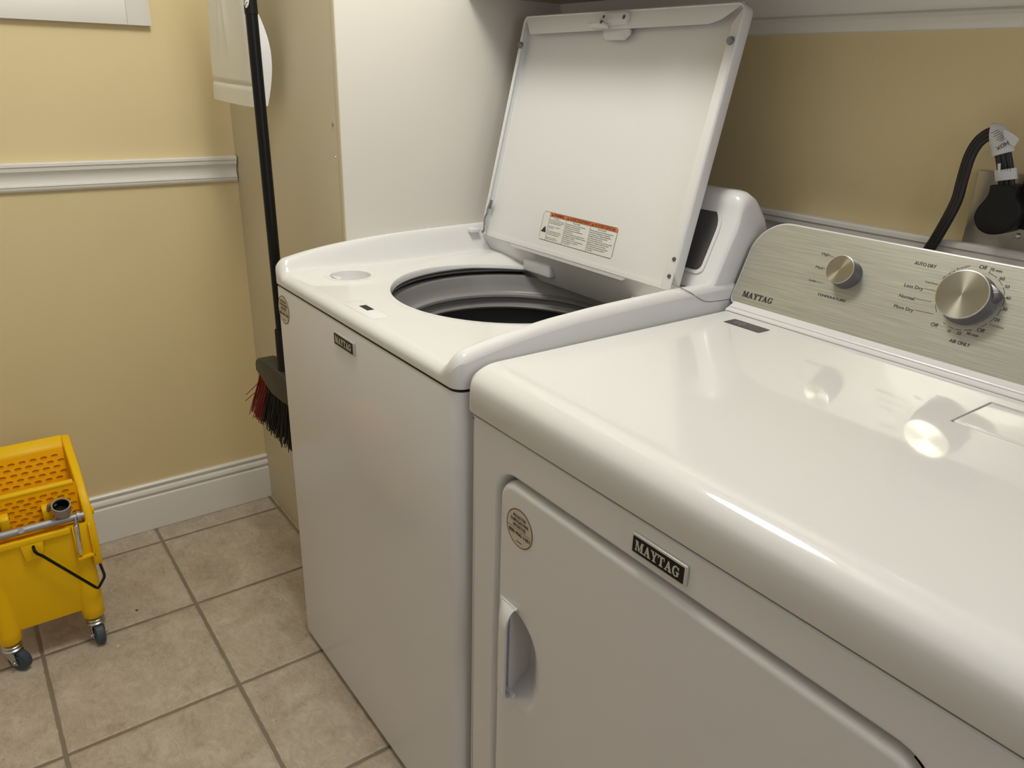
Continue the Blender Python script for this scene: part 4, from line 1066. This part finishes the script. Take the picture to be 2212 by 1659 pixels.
# back plate with slots, sloping forwards to the bottom, plus its top rim
def slotted(p0, p1, rows, cols, z0, z1, m_, nm):
    """perforated panel; p = (x, z) at top and bottom"""
    a = Vector((p0[0], cyb, p0[1])); c = Vector((p1[0], cyb, p1[1])); v = (a-c); L_ = v.length; v.normalize(); u_ = Vector((0, 1, 0)); n_ = u_.cross(v)
    Fm = Matrix(((u_.x, v.x, n_.x, c.x), (u_.y, v.y, n_.y, c.y), (u_.z, v.z, n_.z, c.z), (0, 0, 0, 1)))
    b = new(); es = []
    def lp(pts):
        vs = [b.verts.new((p[0], p[1], 0)) for p in pts]; e = [b.edges.new((vs[k], vs[(k+1) % len(vs)])) for k in range(len(vs))]; es.extend(e); return vs
    lp([(-.104, 0), (.104, 0), (.104, L_), (-.104, L_)]); holes = []
    for r_ in range(rows):
        for q_ in range(cols):
            x = -.098+(q_+.5+(.5 if r_ % 2 else 0)-.25)*.196/cols; y = z0+(z1-z0)*(r_+.5)/rows
            if abs(x) > .094: continue
            holes.append(lp([(x+.0075*math.cos(2*PI*k/14), y+(.0034 if k <= 7 else .0016)*math.sin(2*PI*k/14)) for k in range(14)]))
    bmesh.ops.triangle_fill(b, edges=es, use_beauty=True, normal=(0, 0, 1))
    for h in holes:
        lo = [b.verts.new((v_.co.x, v_.co.y-.0010, -.0055)) for v_ in h]
        for k in range(len(h)): b.faces.new((h[k], h[(k+1) % len(h)], lo[(k+1) % len(h)], lo[k]))
    # moulded lip under every slot
    for h in holes:
        cx = sum(v_.co.x for v_ in h)/14; cy_ = min(v_.co.y for v_ in h)
        box(cx-.0062, cx+.0062, cy_-.0016, cy_-.0002, -.0005, .0011, .0004, 1, b)
    slab([(-.104, 0), (.104, 0), (.104, L_), (-.104, L_)], -.010, -.0055, None, .001, 1, b)
    b.transform(Fm)
    return obj(nm, b, m_, t, 40), Fm
slotted((-1.130, .446), (-1.020, .300), 9, 9, .045, .165, 'amber', 'back_plate')
b = new(); prism([(-1.166, .440), (-1.160, .4570), (-1.150, .4600), (-1.128, .4450), (-1.124, .4380), (-1.135, .430)], cyb-.106, cyb+.106, 'y', .002, 2, b)
obj('back_rim', b, 'yellow', t)
obj('back_wall', prism([(-1.168, .33), (-1.168, .44), (-1.160, .44), (-1.160, .33)], cyb-.106, cyb+.106, 'y'), 'yellow', t)
# press plate
slotted((-.996, .407), (-.968, .320), 7, 9, .008, .080, 'amber', 'press_plate')
obj('press_rim', prism([(-1.006, .404), (-1.006, .411), (-.996, .411), (-.993, .407), (-.994, .400)], cyb-.100, cyb+.100, 'y', .0015, 2), 'yellow', t)
obj('inner_floor', box(-1.16, -.94, cyb-.104, cyb+.104, .296, .302), 'amber', t)
for dy in (.038, -.042):
    b = prism([(-.986, .345), (-.986, .372), (-.978, .379), (-.966, .379), (-.958, .372), (-.958, .345)], cyb+dy-.009, cyb+dy+.009, 'y', .002, 2)
    obj('lug', b, 'yellow', t)
# cross shaft, flange and mop-handle sockets
obj('shaft', tube([(-.938, cyb-.104, .3490), (-.938, cyb+.104, .3490)], .0082, 20), 'cast', t)
obj('shaft_flange', tube([(-.938, cyb+.090, .3490), (-.938, cyb+.096, .3490)], .0125, 24), 'cast', t)
b = tube([(-.938, cyb-.072, .3530), (-.938, cyb+.060, .3530)], [.0035, .0035], 10); box(-.941, -.935, cyb-.07, cyb+.05, .350, .3575, .001, 1, b)
obj('shaft_web', b, 'cast', t)
obj('shaft_boss', tube([(-.934, -.5330, .352), (-.926, -.5330, .356)], .0062, 14), 'cast', t)
for yy in (cyb+.0645, cyb-.0705):
    b = lathe([(0, -.040), (.010, -.039), (.0155, -.031), (.0180, -.020), (.0187, 0), (.0185, .0008), (.0163, .0008), (.0160, 0), (.0155, -.022), (0, -.024)], Matrix.Translation((-.926, yy, .3925)) @ Matrix.Rotation(.42, 4, 'Y'), 36)
    sk_ = obj('handle_socket', b, 'cast', t, 50, label='grey metal tube socket')
    obj('socket_bore', lathe([(.0158, -.003), (.0154, -.0215), (0, -.0215)], Matrix.Translation((-.926, yy, .3925)) @ Matrix.Rotation(.42, 4, 'Y'), 36), 'black', sk_)
    obj('socket_arm', tube([(-.940, yy-.010, .3900), (-.955, yy-.020, .3850), (-.962, yy-.024, .368)], [.004, .0045, .005], 10), 'cast', sk_)
# bail handle
bz = .170
bail = [(-.926, cyb-.002, .3120), (-.9150, cyb-.002, .3110), (-.9130, cyb-.0015, .3060), (-.9130, cyb+.002, .2985), (-.9130, cyb+.010, .2900), (-.9150, cyb+.0960, .1710), (-.9170, cyb+.1000, .1660), (-.9230, cyb+.1040, .1645), (-.9420, cyb+.1185, .1720), (-.9500, cyb+.1210, .1735), (-1.185, cyb+.1210, .1735), (-1.205, cyb+.105, .172), (-1.211, cyb+.0, .302)]
obj('bail_handle', tube(bail, .0032, 12), 'black', t, 50)
obj('bail_grip', tube([(-1.035, cyb+.1210, .1735), (-1.045, cyb+.1210, .1735), (-1.11, cyb+.1210, .1735), (-1.12, cyb+.1210, .1735)], [.0045, .0085, .0085, .0045], 16), 'red', t, 50, label='red grip on the wire handle')
# clip at the far left of the near face
obj('side_clip', box(-.934, -.918, cyb-.098, cyb-.080, .225, .250, .003, 2), 'yellow', t)
# casters
def caster(x, y, ang):
    Z = .074; ca, sa = math.cos(ang), math.sin(ang)
    Fm = Matrix(((ca, -sa, 0, x), (sa, ca, 0, y), (0, 0, 1, 0), (0, 0, 0, 1)))   # rolls along local x
    b = lathe([(0, Z), (.008, Z), (.009, Z-.004), (.018, Z-.0055), (.0205, Z-.0085), (.018, Z-.0115), (.0135, Z-.0125), (.0190, Z-.0145), (.0215, Z-.0175), (.0185, Z-.021), (0, Z-.021)], Fm, 32)
    c_ = obj('caster', b, 'steel', t, 50)
    off = .012; b = new()
    for s_ in (-1, 1):
        prism([(-.014, Z-.020), (.014, Z-.020), (off+.007, .020), (off-.006, .020)], s_*.0140-.0008, s_*.0140+.0008, 'y', 0, 1, b)
    box(-.015, .015, -.016, .016, Z-.023, Z-.020, 0, 1, b)
    b.transform(Fm); obj('fork', b, 'steel', c_)
    Wm = Fm @ Matrix.Translation((off, 0, .0265)) @ Matrix.Rotation(PI/2, 4, 'X')
    obj('wheel', lathe([(0, .0110), (.013, .0110), (.015, .0090), (.022, .0100), (.0258, .0075), (.0265, 0), (.0258, -.0075), (.022, -.0100), (.015, -.0090), (.013, -.0110), (0, -.0110)], Wm, 40), 'wheel', c_, 50)
    obj('axle', lathe([(0, .019), (.004, .0185), (.0045, .0163), (.003, .0163), (.003, -.0163), (.0045, -.0163), (.004, -.0185), (0, -.019)], Wm, 16), 'steel', c_, 50)
for (x, y, a) in ((-.9565, cyb+.0845, .10), (-.9565, cyb-.0845, .75), (-1.166, cyb+.0845, .5), (-1.166, cyb-.0845, -.3)):
    caster(x, y, a)

# crumbs on the tiles
for (x, y, m_, lab, r_) in ((-1.02, -.335, 'grey_screw', 'dark brown crumb on the tile in front of the bucket', .0035), (-.905, -.400, 'label', 'white crumb on the tile near the bucket wheels', .0030), (-.86, -.02, 'label', 'tiny white crumb on the grout line beside the washer', .0022)):
    b = bmesh.new(); bmesh.ops.create_icosphere(b, subdivisions=2, radius=r_); rn = random.Random(int(abs(x)*1000))
    for v in b.verts: v.co *= rn.uniform(.7, 1.2); v.co.z *= .5
    b.transform(Matrix.Translation((x, y, r_*.35))); o = obj('crumb', b, m_); o['label'] = lab; o['category'] = 'crumb'
